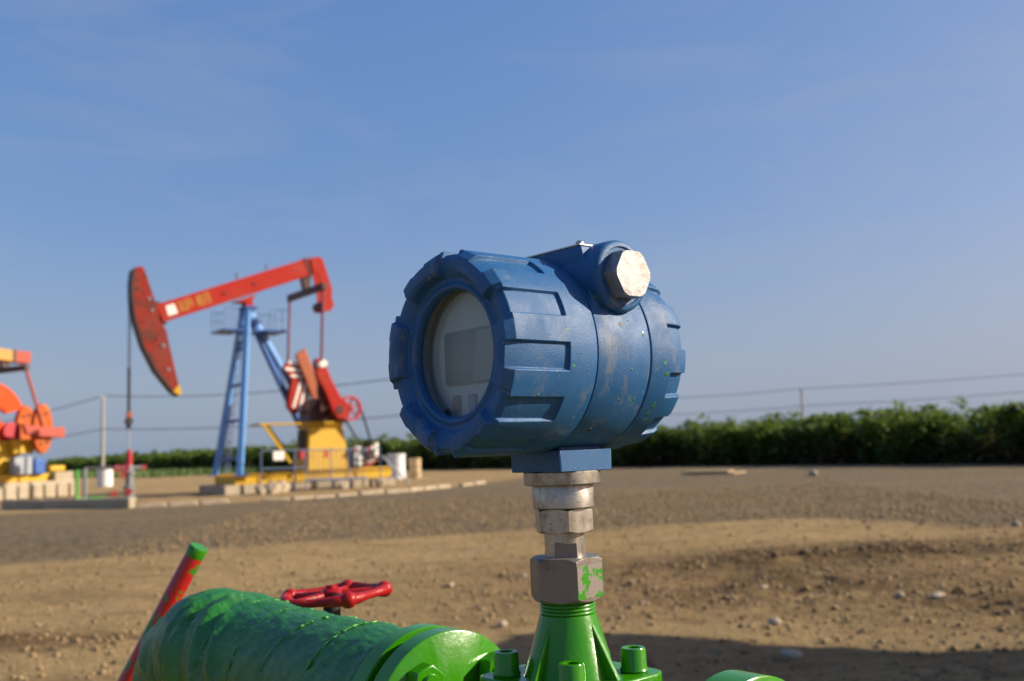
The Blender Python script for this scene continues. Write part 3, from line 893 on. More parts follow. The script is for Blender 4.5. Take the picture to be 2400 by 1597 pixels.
    # painted white patch and yellow lettering on the near side plate
    F = axis_frame(b0 + Vector((0, -.204, 0)), d, nrm)
    MB().prism([(.20, -.15), (.50, -.15), (.48, .15), (.22, .15)], 0, 0.006, F).build('white_patch', M['pwhite'], r)
    glyphs = [
        [((0, .9), (1, .9)), ((.5, 1), (.5, 0)), ((.1, .5), (.9, .5)), ((0, .0), (.5, .45)), ((1, 0), (.5, .45))],
        [((0, 1), (0, 0)), ((0, 1), (1, 1)), ((1, 1), (1, .1)), ((.2, .6), (.8, .6)), ((.5, .8), (.4, .1)), ((0, 0), (.3, 0))],
        [((.1, 1), (.1, 0)), ((.4, 1), (.4, 0)), ((.4, 1), (1, 1)), ((.4, .5), (1, .5)), ((.4, 0), (1, 0)), ((1, 1), (1, 0))],
        [((0, 1), (1, 1)), ((0, .5), (1, .5)), ((0, 0), (1, 0)), ((.2, 1), (.2, 0)), ((.75, 1), (.75, 0))]]
    for k, (g, x0) in enumerate(zip(glyphs, (.56, .80, 1.16, 1.40))):
        m_ = MB()
        for (a, b) in g:
            pa = F @ Vector((x0 + a[0] * .19, -.14 + a[1] * .29, 0.003)); pb = F @ Vector((x0 + b[0] * .19, -.14 + b[1] * .29, 0.003))
            m_.bar(pa, pb, 0.006, 0.045, up=(F.to_3x3() @ Vector((0, 1, 0)) if abs((pb - pa).dot(d)) > abs((pb - pa).dot(nrm)) else d))
        m_.build('painted_character', M['pletter'], r)
    # horse head
    arc = [(-2.53, 6.58), (-2.575, 6.2), (-2.57, 5.75), (-2.53, 5.4), (-2.46, 5.07), (-2.25, 4.38), (-1.89, 3.66), (-1.42, 3.07), (-1.24, 2.95)]
    back = [(-1.18, 3.02), (-1.27, 3.3), (-1.36, 3.67), (-1.62, 4.86), (-1.80, 5.1), (-1.86, 5.55), (-1.91, 5.62), (-2.25, 6.64), (-2.32, 6.69), (-2.48, 6.66)]
    hd = MB().prism(arc + back, -0.2, 0.2, UW()).build('horse_head', M['pheadred'], r, bevel=0.012)
    # strip over the head's curved front: black paints in its shade
    st = MB()
    pts = [(a[0] - .02, a[1]) for a in arc]
    for p, q in zip(pts[:-1], pts[1:]):
        st.bar((p[0], 0, p[1]), (q[0], 0, q[1]), 0.40, 0.045, up=(1, 0, .3))
    st.build('cable_track', M['black'], hd)
    MB().prism([(-1.42, 3.06), (-1.24, 2.94), (-1.17, 3.01), (-1.25, 3.28)], -0.206, 0.206, UW()).build('yellow_tip', M['pyel'], hd)
    for (a, b) in ((-2.1, 5.75), (-2.02, 5.42), (-2.15, 6.4), (-1.7, 4.4), (-1.55, 3.7)):
        MB().lathe([(0.055, 0), (0.05, .02)], 10, axis_frame((a, -.2, b), (1, 0, 0), (0, 0, 1))).build('bolt', M['wgrey'], hd)
    MB().bar((-1.95, 0, 5.66), (-1.72, 0, 5.60), 0.34, 0.09).build('head_clamp', M['pdark'], hd)
    MB().bar((-1.80, 0, 4.98), (-1.60, 0, 5.08), 0.34, 0.09).build('head_clamp', M['pdark'], hd)
    # wireline, carrier bar and polished rod
    for s in (-.09, .09):
        MB().tube([(-2.60, s, 6.1), (-2.61, s, 3.9), (-2.62, s * .8, 2.25)], 0.014, 6).build('wireline', M['pcable'], r)
    MB().tube([(-2.615, 0, 3.75), (-2.62, 0, 2.25)], 0.045, 8).build('wireline_sleeve', M['pcable'], r)
    MB().box((-2.62, 0, 2.22), (0.14, 0.36, 0.14)).build('carrier_bar', M['pcable'], r)
    MB().box((-2.62, -0.04, 2.40), (0.12, 0.16, 0.16)).build('rod_clamp', M['porange'], r)
    MB().tube([(-2.62, 0, 2.35), (-2.62, 0, 2.02)], 0.07, 10).build('load_cell', M['black'], r)
    MB().tube([(-2.62, 0, 2.25), (-2.62, 0, 1.2)], 0.022, 8).build('polished_rod', M['pgrey'], r)
    # tail bracket and tail weight
    for s in (-1, 1):
        tb = [(2.92, 7.36), (3.24, 7.42), (3.36, 7.36), (3.68, 6.40), (3.66, 6.10), (3.74, 5.86), (3.60, 5.66), (3.36, 5.66), (3.34, 6.30), (3.20, 6.86), (3.02, 6.90)]
        MB().prism(tb, s * 0.22 - .02, s * 0.22 + .02, UW()).build('tail_bracket', M['pred'], r, bevel=0.006)
    MB().bar((3.16, 0, 7.41), (3.36, 0, 7.35), 0.46, 0.03).build('tail_top_plate', M['pred'], r)
    MB().tube([(3.50, -.20, 5.86), (3.50, .55, 5.86)], 0.17, 20).build('tail_weight', M['pdark'], r)
    # equaliser and pitman arms
    MB().bar((2.86, -1.38, 6.26), (2.86, 1.34, 6.26), 0.16, 0.22).build('equaliser_bar', M['pdark'], r, bevel=0.02)
    MB().prism([(2.70, 6.72), (3.0, 6.84), (2.95, 6.36), (2.78, 6.36)], -0.12, 0.12, UW()).build('equaliser_bearing', M['pdark'], r)
    for s in (-1, 1):
        MB().tube([(2.86, s * 1.28, 6.2), (2.76, s * 1.28, 3.83)], 0.042, 10).build('pitman_arm', M['pmaroon'], r)
        MB().tube([(2.76, s * 1.12, 3.83), (2.76, s * 1.38, 3.83)], 0.10, 14).build('crank_pin', M['pwhite'] if s < 0 else M['pred'], r)
    # cranks
    S = Vector((3.45, 0, 2.45))
    near = [(2.62, 3.86), (2.70, 4.04), (2.92, 4.02), (3.02, 3.80), (3.24, 3.30), (3.50, 2.85), (3.78, 2.62), (3.74, 2.24), (3.42, 2.14), (3.22, 2.40), (2.98, 3.0), (2.72, 3.45)]
    MB().prism(near, 0.90, 1.08, UW()).build('crank', M['pred'], r, bevel=0.02)
    MB().prism([(2.64, 4.29), (2.96, 4.51), (3.46, 3.25), (3.7, 2.5), (3.36, 2.35), (3.12, 3.1)], -0.46, -0.34, UW()).build('crank', M['porange'], r, bevel=0.02)
    MB().tube([(S.x, -1.1, S.z), (S.x, 0.5, S.z)], 0.13, 16).build('crankshaft', M['pdark'], r)
    wpoly = [(2.36, 3.92), (2.50, 4.06), (2.9, 4.0), (3.2, 3.86), (3.42, 3.56), (3.36, 3.1), (3.20, 2.74), (2.92, 2.45), (2.70, 2.42), (2.52, 2.66), (2.58, 3.1), (2.66, 3.5)]
    cw = MB().prism([(u_ - .12, w_ - .02) for u_, w_ in wpoly], -0.70, -0.48, UW()).build('counterweight', M['pred'], r, bevel=0.03)
    for (a, b, w_) in (((2.56, 4.06), (2.88, 4.00), .12), ((2.44, 3.84), (3.02, 3.78), .11), ((2.62, 3.62), (3.04, 3.58), .09),
                       ((2.98, 3.46), (2.70, 2.58), .10), ((3.19, 3.50), (2.90, 2.48), .10), ((3.38, 3.44), (3.13, 2.70), .08)):
        MB().bar((a[0] - .12, .475, a[1]), (b[0] - .12, .475, b[1]), .03, w_, up=(-(b[1] - a[1]), 0, b[0] - a[0])).build('white_stripe', M['pwhite'], cw, bevel=0.01)
    cw2 = MB().prism([(2.85, 3.55), (3.2, 3.45), (3.5, 3.0), (3.5, 2.6), (3.1, 2.5), (2.85, 2.9)], 0.70, 0.88, UW()).build('counterweight', M['pdark'], r, bevel=0.03)
    MB().prism([(2.80, 3.75), (3.0, 3.80), (3.06, 3.92), (2.9, 4.0), (2.76, 3.92)], 1.09, 1.12, UW()).build('white_patch', M['pwhite'], r)
    # gear box, stand, pulley, belts
    MB().prism([(2.72, 2.10), (3.98, 2.10), (3.95, 2.60), (3.6, 2.86), (3.1, 2.86), (2.78, 2.5)], -.45, .45, UW()).build('gear_box', M['pdark'], r, bevel=0.03)  # dark red carries the shade of its left-facing side
    v8 = []
    for (w_, ua, ub, hv) in ((0.60, 2.58, 4.02, .55), (2.04, 2.74, 3.84, .45)):
        v8 += [(ua, -hv, w_), (ub, -hv, w_), (ub, hv, w_), (ua, hv, w_)]
    MB().add(v8, [(3, 2, 1, 0), (4, 5, 6, 7), (0, 1, 5, 4), (1, 2, 6, 5), (2, 3, 7, 6), (3, 0, 4, 7)]).build('gear_stand', M['pyel'], r, bevel=0.01)
    MB().box((3.29, 0, 2.07), (1.24, 1.06, 0.05)).build('stand_top_plate', M['pyel'], r)
    for k in range(8):
        MB().box((2.86 + k * .125, -.515, 1.99), (.02, .07, .12)).build('stand_gusset', M['pyel'], r)
    MB().prism([(-.28, .85), (.28, .85), (.24, 1.85), (-.24, 1.85)], 0, .03, axis_frame((2.62, 0, 0), (0, 1, 0), (0, 0, 1))).build('stand_hatch', M['black'], r)  # black panel paints in the dark inside of the stand's opening
    MB().box((1.85, -.2, 2.05), (1.6, .7, .05)).build('walkway', M['pyel'], r)
    for (a, b) in (((1.2, -.5, 2.02), (2.05, -.5, .85)), ((1.55, .1, 2.02), (2.1, .1, 1.3))):
        MB().bar(a, b, .07, .07).build('walkway_strut', M['pyel'], r)
    pul = MB().open_lathe([(.40, -.07), (.40, .07), (.33, .07), (.33, -.07)], 32, axis_frame((4.02, -.62, 2.5), (1, 0, 0), (0, 0, 1))).build('pulley', M['wred'], r)
    MB().lathe([(.09, -.09), (.09, .09)], 14, axis_frame((4.02, -.62, 2.5), (1, 0, 0), (0, 0, 1))).build('hub', M['wred'], pul)
    for k in range(6):
        a = k * PI / 3 + .3
        MB().bar((4.02 + .06 * math.cos(a), -.62, 2.5 + .06 * math.sin(a)), (4.02 + .35 * math.cos(a), -.62, 2.5 + .35 * math.sin(a)), .05, .08, up=(0, 1, 0)).build('spoke', M['wred'], pul)
    MB().tube([(3.6, -.1, 2.5), (4.02, -.72, 2.5)], .05, 8).build('pulley_shaft', M['pdark'], r)
    for (a, b) in (((4.36, 2.68), (4.86, 1.10)), ((3.86, 2.14), (4.58, 1.02))):
        MB().bar((a[0], -.62, a[1]), (b[0], -.62, b[1]), .10, .03, up=(-(b[1] - a[1]), 0, b[0] - a[0])).build('drive_belt', M['black'], r)
    mo = MB().tube([(4.72, -.55, .98), (4.72, .15, .98)], .24, 20).build('motor', M['pgrey'], r, bevel=0.02)
    MB().tube([(4.72, -.70, .98), (4.72, -.55, .98)], .13, 16).build('motor_pulley', M['pdark'], mo)
    MB().tube([(5.05, -.35, .95), (5.05, -.35, 1.40)], .09, 16).build('white_canister', M['pwhite'], r)
    MB().box((4.22, -.62, .98), (.22, .1, .62)).build('switch_box', M['pgrey'], r, bevel=.02)
    for (u0, w_) in ((4.16, 1.18), (4.60, 1.20)):
        MB().lathe([(.075, 0), (.06, .03)], 12, axis_frame((u0, -.71, w_), (1, 0, 0), (0, 0, 1))).build('red_sign_disc', M['wred'], r)
    for (u0, w_) in ((4.27, 1.22), (4.30, .92), (4.30, .74), (4.76, 1.22)):
        MB().lathe([(.075, 0), (.06, .03)], 12, axis_frame((u0, -.71, w_), (1, 0, 0), (0, 0, 1))).build('white_gauge', M['pwhite'], r)
    for k in range(3):
        MB().bar((4.45 + .1 * k, -.72, .66), (4.75 + .1 * k, -.72, .78 + .05 * k), .03, .03).build('pipe_run', M['porange'] if k else M['wred'], r)
    return r
build_pump()

# ------------------------------------------------------------------ guard fence beside the pump
def build_fence():
    r = empty('safety_fence', (-8.876, 29.93, 0), R_(36))
    tag(r, 'low blue-grey pipe safety fence in front of the yellow pump base', 'fence')
    v0 = -1.45
    us = [0.72, 1.75, 2.1, 2.95, 3.55, 4.62]
    for u0 in us: MB().tube([(u0, v0, 0.0), (u0, v0, 1.26)], 0.019, 8).build('post', M['pfence'], r)
    MB().tube([(us[0], v0, 1.25), (us[-1], v0, 1.18)], 0.018, 8).build('top_rail', M['pfence'], r)
    MB().tube([(2.1, v0, .33), (4.15, v0, .30)], 0.03, 8).build('bottom_rail', M['pfence'], r)
    MB().tube([(us[0], v0, .72), (2.1, v0, .70)], 0.018, 8).build('middle_rail', M['pfence'], r)
    for k in range(13):
        u0 = 2.22 + k * .15
        MB().tube([(u0, v0, .33), (u0, v0, 1.21)], 0.012, 6).build('baluster', M['pfence'], r)
    MB().box((1.25, v0 - .04, 1.08), (.34, .02, .26)).build('notice_board', M['pwhite'], r, bevel=.005)
    MB().tube([(4.75, v0 + .1, .95), (5.55, v0 - .2, 0.05)], 0.03, 8).build('stay', M['pgrey'], r)
    for (u0, m_) in ((2.0, 'wred'), (2.78, 'opink')):
        MB().box((u0, v0 - .035, 1.08), (.14, .02, .22)).build('warning_tag', M[m_], r)
build_fence()

# ------------------------------------------------------------------ drums and odd things near the pump
def drum(loc, rad, h, lab, m='drum', cat='drum', name='white_drum'):
    r = empty(name, loc); tag(r, lab, cat)
    MB().lathe([(rad, 0), (rad, h * .32), (rad * 1.03, h * .335), (rad, h * .35), (rad, h * .65), (rad * 1.03, h * .665), (rad, h * .68), (rad, h - .03)], 28).build('body', M[m], r)
    MB().lathe([(rad * 1.06, h - .06), (rad * 1.06, h), (rad * .98, h + .005)], 28).build('rim', M[m], r)
    MB().lathe([(rad * .94, h + .006), (rad * .9, h + .012)], 28).build('lid', M[m], r)
drum((-4.75, 39.5, 0), .36, .98, 'white plastic drum standing right of the pump base')
drum((-4.05, 39.9, 0), .24, .78, 'narrow tan drum beside the white plastic drum', 'wood', 'drum', 'tan_drum')
drum((-18.9, 46.0, 0), .34, .85, 'white drum standing behind the wellhead pipes at the left')

# wellhead
def build_well():
    r = empty('wellhead', (-10.98, 28.40, 0), R_(36))
    tag(r, 'grey and red wellhead under the horse head with red valves', 'wellhead')
    MB().lathe([(.20, 0), (.20, .08), (.12, .1), (.12, .3), (.17, .31), (.17, .38), (.11, .4), (.11, .72), (.17, .73), (.17, .8), (.10, .82), (.10, .98)], 16).build('casing_head', M['wgrey'], r)
    MB().lathe([(.085, .98), (.085, 1.30), (.06, 1.32), (.06, 1.42)], 14).build('stuffing_box', M['wred'], r)
    MB().tube([(-.45, 0, .90), (.42, 0, .90)], .05, 10).build('cross_pipe', M['wgrey'], r)
    MB().tube([(.05, -.1, .22), (-1.25, -.1, .18)], .035, 10).build('flow_pipe', M['pcable'], r)
    for (x, z, q) in ((-.36, .90, .10), (-.14, .90, .10), (.36, .90, .07), (-.22, .70, .08), (-.05, .24, .09), (-.45, .22, .08)):
        MB().open_lathe([(q, -.02), (q, .02), (q - .03, .02), (q - .03, -.02)], 18, axis_frame((x, -.16, z), (1, 0, 0), (0, 0, 1))).build('valve_wheel', M['wred'], r)
        MB().tube([(x, -.17, z), (x, 0, z)], .02, 8).build('valve_stem', M['wred'], r)
    MB().tube([(-1.2, -.1, .95), (-1.2, -.1, 0)], .05, 10).build('riser', M['wgrey'], r)
    MB().tube([(-1.2, -.1, .93), (-.4, -.05, .93)], .045, 10).build('upper_pipe', M['pcable'], r)
build_well()
r = empty('green_pipe_bracket', (-12.45, 28.95, 0), R_(10)); tag(r, 'small bright green bent pipe on the ground left of the wellhead', 'pipe')
MB().tube([(-.25, 0, .9), (-.25, 0, .1), (-.2, 0, .06), (.5, .1, .06)], .05, 10).build('bent_pipe', M['wgreen'], r)
MB().tube([(-.25, 0, .1), (-.25, -.05, -.02)], .09, 10).build('foot', M['wgreen'], r)
r = empty('timber_stack', (6.2, 31.4, 0), R_(-38)); tag(r, 'low pile of pale boards lying on gravel before the crop field', 'boards')
for k in range(5):
    o = MB().box((0, 0, 0), (1.9 - .12 * k, .28, .035)).build('board', M['wood'], r)
    o.location = (random.uniform(-.15, .15), .30 * (k % 3) - .3, .03 + .045 * (k // 3) + .005 * k); o.rotation_euler = (0, 0, random.uniform(-.12, .12))

# ------------------------------------------------------------------ second pump jack at the left edge
def build_pump2():
    r = empty('pump_jack', (-16.5, 33.2, 0), R_(60))
    tag(r, 'bright orange pump jack cut off by the left edge of the picture', 'pump jack')
    UW = axis_frame((0, 0, 0), (1, 0, 0), (0, 0, 1))
    MB().box((-2.2, 0, .28), (7.0, 2.3, .55)).build('plinth', M['conc'], r, bevel=.03)
    for k in range(6):
        MB().box((-1.1 + .46 * k, -1.16, .24), (.30, .12, .40 + .01 * k)).build('plinth_buttress', M['conc'], r, bevel=.02)
    MB().box((.95, -.6, .66), (.7, .9, .35)).build('end_block', M['conc'], r, bevel=.03)
    for s in (-1, 1): MB().box((-2.2, s * .75, .68), (6.4, .14, .24)).build('skid_beam', M['pyel'], r, bevel=.01)
    bm_ = MB().bar((-6.2, 0, 5.15), (-.32, 0, 4.70), .42, .38).build('walking_beam', M['oyel'], r, bevel=.015)
    MB().bar((-.32, 0, 4.70), (.24, 0, 4.68), .44, .40).build('beam_tip', M['opink'], r, bevel=.02)
    MB().bar((-.40, 0, 4.70), (-.30, 0, 4.70), .46, .42).build('beam_band', M['pdark'], r)
    MB().prism([(-6.35, 6.0), (-6.5, 5.0), (-6.4, 4.2), (-6.0, 3.2), (-5.8, 3.2), (-5.9, 5.0), (-6.1, 6.0)], -.2, .2, UW).build('horse_head', M['oorange'], r)
    for s in (-1, 1):
        MB().bar((-4.2, s * .9, .8), (-3.4, s * .15, 4.75), .16, .16).build('leg', M['pblue'], r)
        MB().bar((-1.9, s * .6, .8), (-3.2, s * .15, 4.75), .15, .15).build('leg', M['pblue'], r)
    MB().bar((-.55, -1.2, 4.24), (-.55, 1.2, 4.24), .14, .18).build('equaliser_bar', M['pdark'], r)
    MB().prism([(-.75, 4.5), (-.45, 4.5), (-.48, 4.3), (-.66, 4.3)], -.1, .1, UW).build('equaliser_bearing', M['pdark'], r)
    for s in (-1, 1): MB().tube([(-.55, s * 1.12, 4.2), (.1, s * 1.12, 2.3)], .05, 10).build('pitman_arm', M['opink'], r)
    # orange arch guard
    a_out = [(-1.15 + 1.30 * math.cos(t), 2.55 + 1.30 * math.sin(t)) for t in np.linspace(0.32, PI - .1, 16)]
    a_in = [(-1.15 + .78 * math.cos(t), 2.42 + .66 * math.sin(t)) for t in np.linspace(PI - .1, .62, 14)]
    MB().prism(a_out + a_in, -.12, .08, UW).build('crank_guard', M['oorange'], r, bevel=.02)
    MB().box((-1.0, 0, 2.15), (1.6, .8, .66)).build('gear_box', M['oorange'], r, bevel=.05)
    MB().lathe([(.30, -.08), (.30, .08)], 20, axis_frame((-.62, -.48, 2.2), (1, 0, 0), (0, 0, 1))).build('gear_cover', M['wred'], r, bevel=.02)
    for k, (v0, u0) in enumerate(((1.0, .12), (-.05, .22))):
        lens = [(u0 + .36 * math.sin(t), 2.27 - .82 * math.cos(t)) for t in np.linspace(0, 2 * PI, 22)[:-1]]
        cw = MB().prism(lens, v0 - .10, v0 + .10, UW).build('counterweight', M['osalmon'], r, bevel=.03)
        for (du, dw) in ((.1, .5), (-.1, .45), (.12, -.45), (-.08, -.5)):
            MB().lathe([(.05, 0), (.045, .04)], 8, axis_frame((u0 + du, -v0 - .10, 2.27 + dw), (1, 0, 0), (0, 0, 1))).build('bolt', M['pdark'], cw)
    MB().prism([(-.70, 2.42), (-.1, 2.32), (.80, 2.30), (.80, 1.96), (-.14, 2.0), (-.58, 2.08)], 1.11, 1.27, UW).build('crank', M['opink'], r, bevel=.02)
    MB().box((-.36, -.5, 1.70), (.74, .6, .46)).build('gear_stand', M['pyel'], r, bevel=.03)
    MB().box((-1.1, -.1, 1.35), (1.5, .9, 1.1)).build('stand_base', M['pyel'], r, bevel=.03)
    MB().box((-.50, -.85, 1.08), (.62, .3, .56)).build('control_cabinet', M['pgrey'], r, bevel=.02)
    MB().box((.08, -.85, 1.04), (.42, .34, .52)).build('motor', M['pblued'], r, bevel=.06)
    MB().box((.95, -.5, .95), (.6, .4, .2)).build('belt_cover', M['pyel'], r, bevel=.06)
build_pump2()

# ------------------------------------------------------------------ foreground: the blue transmitter
RD = 0.06
PHI = R_(49.54)
ROT = PI / 2 - PHI
BASE = Vector((0.0278, 0.6256, 0.9563))
def hex_solid(rad, z0, z1, a0, ch, cut0, F=None, both=False):
    """hexagonal bar with its end edges turned off by a chamfer cone"""
    n, m_ = 96, 6
    zs = ([z0 + ch * q / m_ for q in range(m_ + 1)] if both else [z0]) + [z1 - ch + ch * q / m_ for q in range(m_ + 1)]
    vs_, fs_ = [], []
    for z in zs:
        e = min(z - z0, z1 - z) if both else z1 - z
        cut = rad * (cut0 + (1.004 - cut0) * min(1, e / ch))
        for q in range(n):
            t = 2 * PI * q / n
            tt = (t % (PI / 3)) - PI / 6
            hr = min(rad * math.cos(PI / 6) / math.cos(tt), cut)
            vs_.append((hr * math.cos(a0 + t), hr * math.sin(a0 + t), z))
    for l in range(len(zs) - 1):
        for q in range(n):
            q2 = (q + 1) % n
            fs_.append((l * n + q, l * n + q2, (l + 1) * n + q2, (l + 1) * n + q))
    fs_.append(tuple(reversed(range(n)))); fs_.append(tuple(range((len(zs) - 1) * n, len(zs) * n)))
    return MB().add(vs_, fs_, F)

def build_transmitter():
    root = empty('pressure_transmitter', BASE, ROT)
    tag(root, 'blue dusty pressure transmitter with round window on a steel stem', 'transmitter')
    zc = 1.1055 - BASE.z
    # local frame of the housing: (a along axis to the rear, s to the right, z up) in units of RD
    def H(a, s, z): return Vector(((a - 1.5) * RD, -s * RD, zc + z * RD))
    def polar(a, r, th): return H(a, r * math.cos(th), r * math.sin(th))
    AX = axis_frame(H(0, 0, 0), (0, -1, 0), (0, 0, 1))     # local x = s, y = z, z = ... -a
    def loft(types, order, name, m, bev=0.0):
        """types: dict name -> [(a, r)], order: list of (deg, type)"""
        n, k = len(order), len(next(iter(types.values())))
        b = MB()
        vs_ = [polar(a, r_, R_(dg)) for dg, ty in order for a, r_ in types[ty]]
        fs_ = []
        for i in range(n):
            j = (i + 1) % n
            for q in range(k - 1):
                fs_.append((i * k + q, j * k + q, j * k + q + 1, i * k + q + 1))
        b.add(vs_, fs_)
        return b.build(name, m, root, smooth=28, bevel=bev)
    inner = [(.34, .82), (.26, .80), (.235, .635), (.185, .612), (.150, .616), (.124, .632), (.115, .66), (.135, .695)]
    tail = [(1.085, 1.0), (1.108, .992), (1.116, .975), (1.117, .93)]
    T = {
        'TL': inner + [(.125, .74), (.03, .772), (.004, .80), (-.006, .855), (.010, .938), (.095, .994), (.22, 1.0), (.735, 1.0), (.75, 1.0)] + tail,
        'TP': inner + [(.125, .74), (.03, .772), (.004, .80), (-.006, .855), (.010, .925), (.150, .955), (.27, .964), (.735, .966), (.75, 1.0)] + tail,
        'NL': inner + [(.135, .73), (.105, .768), (.085, .80), (.066, .86), (.056, .935), (.085, 1.0), (.22, 1.0), (.735, 1.0), (.75, 1.0)] + tail,
        'NP': inner + [(.135, .73), (.105, .768), (.086, .80), (.070, .85), (.070, .910), (.110, .956), (.26, .964), (.735, .966), (.75, 1.0)] + tail}
    order = []
    for k in range(6):
        c = 60 * k
        for (a, b, ty, nn) in ((-6.9, 6.9, 'TP', 6), (7.7, 18.4, 'TL', 5), (19.7, 22.3, 'NL', 2), (23.1, 36.9, 'NP', 6), (37.7, 40.3, 'NL', 2), (41.6, 52.3, 'TL', 5)):
            for q in range(nn): order.append((c - 6.0 + a + (b - a) * q / (nn - 1), ty))
    loft(T, order, 'front_cover', M['blue'], 0.0007)
    # window and dial
    Z = lambda a: axis_frame(H(a, 0, 0), (0, -1, 0), (0, 0, 1))      # z of this frame points to the front (-a)
    g = bpy.data.materials.new('window_glass'); g.use_nodes = True
    N, L = g.node_tree.nodes, g.node_tree.links
    N.remove(N['Principled BSDF'])
    tr = N.new('ShaderNodeBsdfTransparent'); tr.inputs[0].default_value = (.93, .96, .96, 1)
    gl = N.new('ShaderNodeBsdfGlossy'); gl.inputs['Roughness'].default_value = .03
    lw = N.new('ShaderNodeLayerWeight'); lw.inputs['Blend'].default_value = .5
    pw = N.new('ShaderNodeMath'); pw.operation = 'POWER'; pw.inputs[1].default_value = 5.0
    L.new(lw.outputs['Facing'], pw.inputs[0])
    fr = N.new('ShaderNodeMath'); fr.operation = 'MULTIPLY_ADD'; fr.inputs[1].default_value = .96; fr.inputs[2].default_value = .04
    L.new(pw.outputs[0], fr.inputs[0])
    mx = N.new('ShaderNodeMixShader')
    L.new(fr.outputs[0], mx.inputs[0]); L.new(tr.outputs[0], mx.inputs[1]); L.new(gl.outputs[0], mx.inputs[2])
    L.new(mx.outputs[0], N['Material Output'].inputs['Surface'])
    MB().lathe([(.66 * RD, -.0012), (.66 * RD, .0012)], 64, Z(.262)).build('window_pane', g, root, smooth=30)
    MB().open_lathe([(.90 * RD, -.004), (.90 * RD, .012), (.80 * RD, .012), (.80 * RD, .0)], 64, Z(.52)).build('window_bore', M['groove'], root)
    MB().open_lathe([(.80 * RD, -.001), (.80 * RD, .0055), (.765 * RD, .0065), (.75 * RD, .0)], 72, Z(.385)).build('dial_rim', M['dialrim'], root)
    dial = MB().lathe([(.79 * RD, -.004), (.79 * RD, 0), (0, 0)], 72, Z(.385)).build('dial', M['dial'], root, smooth=30)
    def rrect(x0, x1, y0, y1, rad, n=5):
        P = []
        for (cx, cy, t0) in ((x1 - rad, y1 - rad, 0), (x0 + rad, y1 - rad, 90), (x0 + rad, y0 + rad, 180), (x1 - rad, y0 + rad, 270)):
            for q in range(n): P.append((cx + rad * math.cos(R_(t0 + 90 * q / (n - 1))), cy + rad * math.sin(R_(t0 + 90 * q / (n - 1)))))
        return P
    sq = lambda P: [(x * RD, y * RD) for x, y in P]
    lcd = MB().prism(sq(rrect(-.455, .50, -.29, .255, .05)), .0001, .0006, Z(.385)).build('display', M['btn_rim'], dial, smooth=0)
    MB().prism(sq(rrect(-.44, .485, -.275, .24, .045)), .0002, .0009, Z(.385)).build('display_glass', M['lcd'], dial, smooth=0)
    MB().prism(sq([(.01, -.265), (.46, -.265), (.46, .23), (.08, .23)]), .0003, .0011, Z(.385)).build('display_cell', M['lcd_light'], dial, smooth=0)  # paler slanted patch over the right half of the display
    for k, (x0, mm) in enumerate(((-.275, 'btn_red'), (-.02, 'btn_blue'), (.235, 'btn_red'))):
        b = MB().prism(sq(rrect(x0 - .065, x0 + .065, -.56, -.385, .03)), .0001, .0008, Z(.385)).build('button', M['btn_rim'], dial, smooth=0)
        MB().prism(sq(rrect(x0 - .048, x0 + .048, -.545, -.40, .04)), .0003, .0012, Z(.385)).build('key_face', M[mm], b, smooth=0)
    MB().lathe([(.05 * RD, 0), (.045 * RD, .0016), (0, .0022)], 16, Matrix.Translation((0, 0, 0)) @ axis_frame(H(.385, -.43, -.56), (0, -1, 0), (0, 0, 1))).build('dial_screw', M['steel'], dial)
    # middle body
    def ring(prof, name, m, n=96, bev=0):
        return MB().open_lathe([(r_ * RD, -a * RD) for a, r_ in prof], n, axis_frame(H(0, 0, 0), (0, -1, 0), (0, 0, 1))).build(name, m, root, smooth=30, bevel=bev)
    ring([(1.126, .90), (1.126, .968), (1.134, .984), (1.15, .988), (1.845, .988), (1.861, .984), (1.868, .968), (1.868, .90)], 'middle_body', M['blue'])
    ring([(1.10, .91), (1.10, .965), (1.90, .965), (1.90, .91)], 'thread_core', M['groove'])
    # rear cover with short notches
    tr_ = [(1.878, .93), (1.880, .970), (1.888, .984), (1.91, .988)]
    RT = {'L': tr_ + [(2.18, .985), (2.20, .985), (2.40, .962), (2.47, .93), (2.50, .86), (2.50, .60), (2.47, .55), (2.47, .02)],
          'P': tr_ + [(2.18, .985), (2.19, .940), (2.40, .915), (2.46, .89), (2.485, .84), (2.49, .60), (2.47, .55), (2.47, .02)]}
    order = []
    for k in range(12):
        c = 30 * k
        for (a, b, ty, nn) in ((-6.9, 6.9, 'P', 5), (7.7, 22.3, 'L', 6)):
            for q in range(nn): order.append((c + 9.0 + a + (b - a) * q / (nn - 1), ty))
    loft(RT, order, 'rear_cover', M['blue'], 0.0006)
    # terminal block on top with tag plate
    def hull(pts, name, m, bev, seg=3, par=root):
        bm = bmesh.new()
        for q in pts: bm.verts.new(q)
        bmesh.ops.convex_hull(bm, input=bm.verts)
        me = bpy.data.meshes.new(name); bm.to_mesh(me); bm.free()
        me.shade_smooth(); me.set_sharp_from_angle(angle=R_(35)); me.materials.append(m)
        o = bpy.data.objects.new(name, me); COL.objects.link(o); o.parent = par
        b = o.modifiers.new('edge', 'BEVEL'); b.width = bev; b.segments = seg; b.limit_method = 'ANGLE'; b.angle_limit = R_(30)
        return o
    hull([H(a, s, z) for a in (1.165, 1.83) for s, z in ((-.40, 1.032), (.765, 1.032), (.815, .72), (.90, .45), (.90, .36), (-.60, .60), (.50, .30), (-.50, .40))], 'terminal_block', M['blue'], .0012)
    tp = MB().box(H(1.50, .185, 1.0405), (.68 * RD, 1.165 * RD, .0008)).build('tag_plate', M['plate'], root)
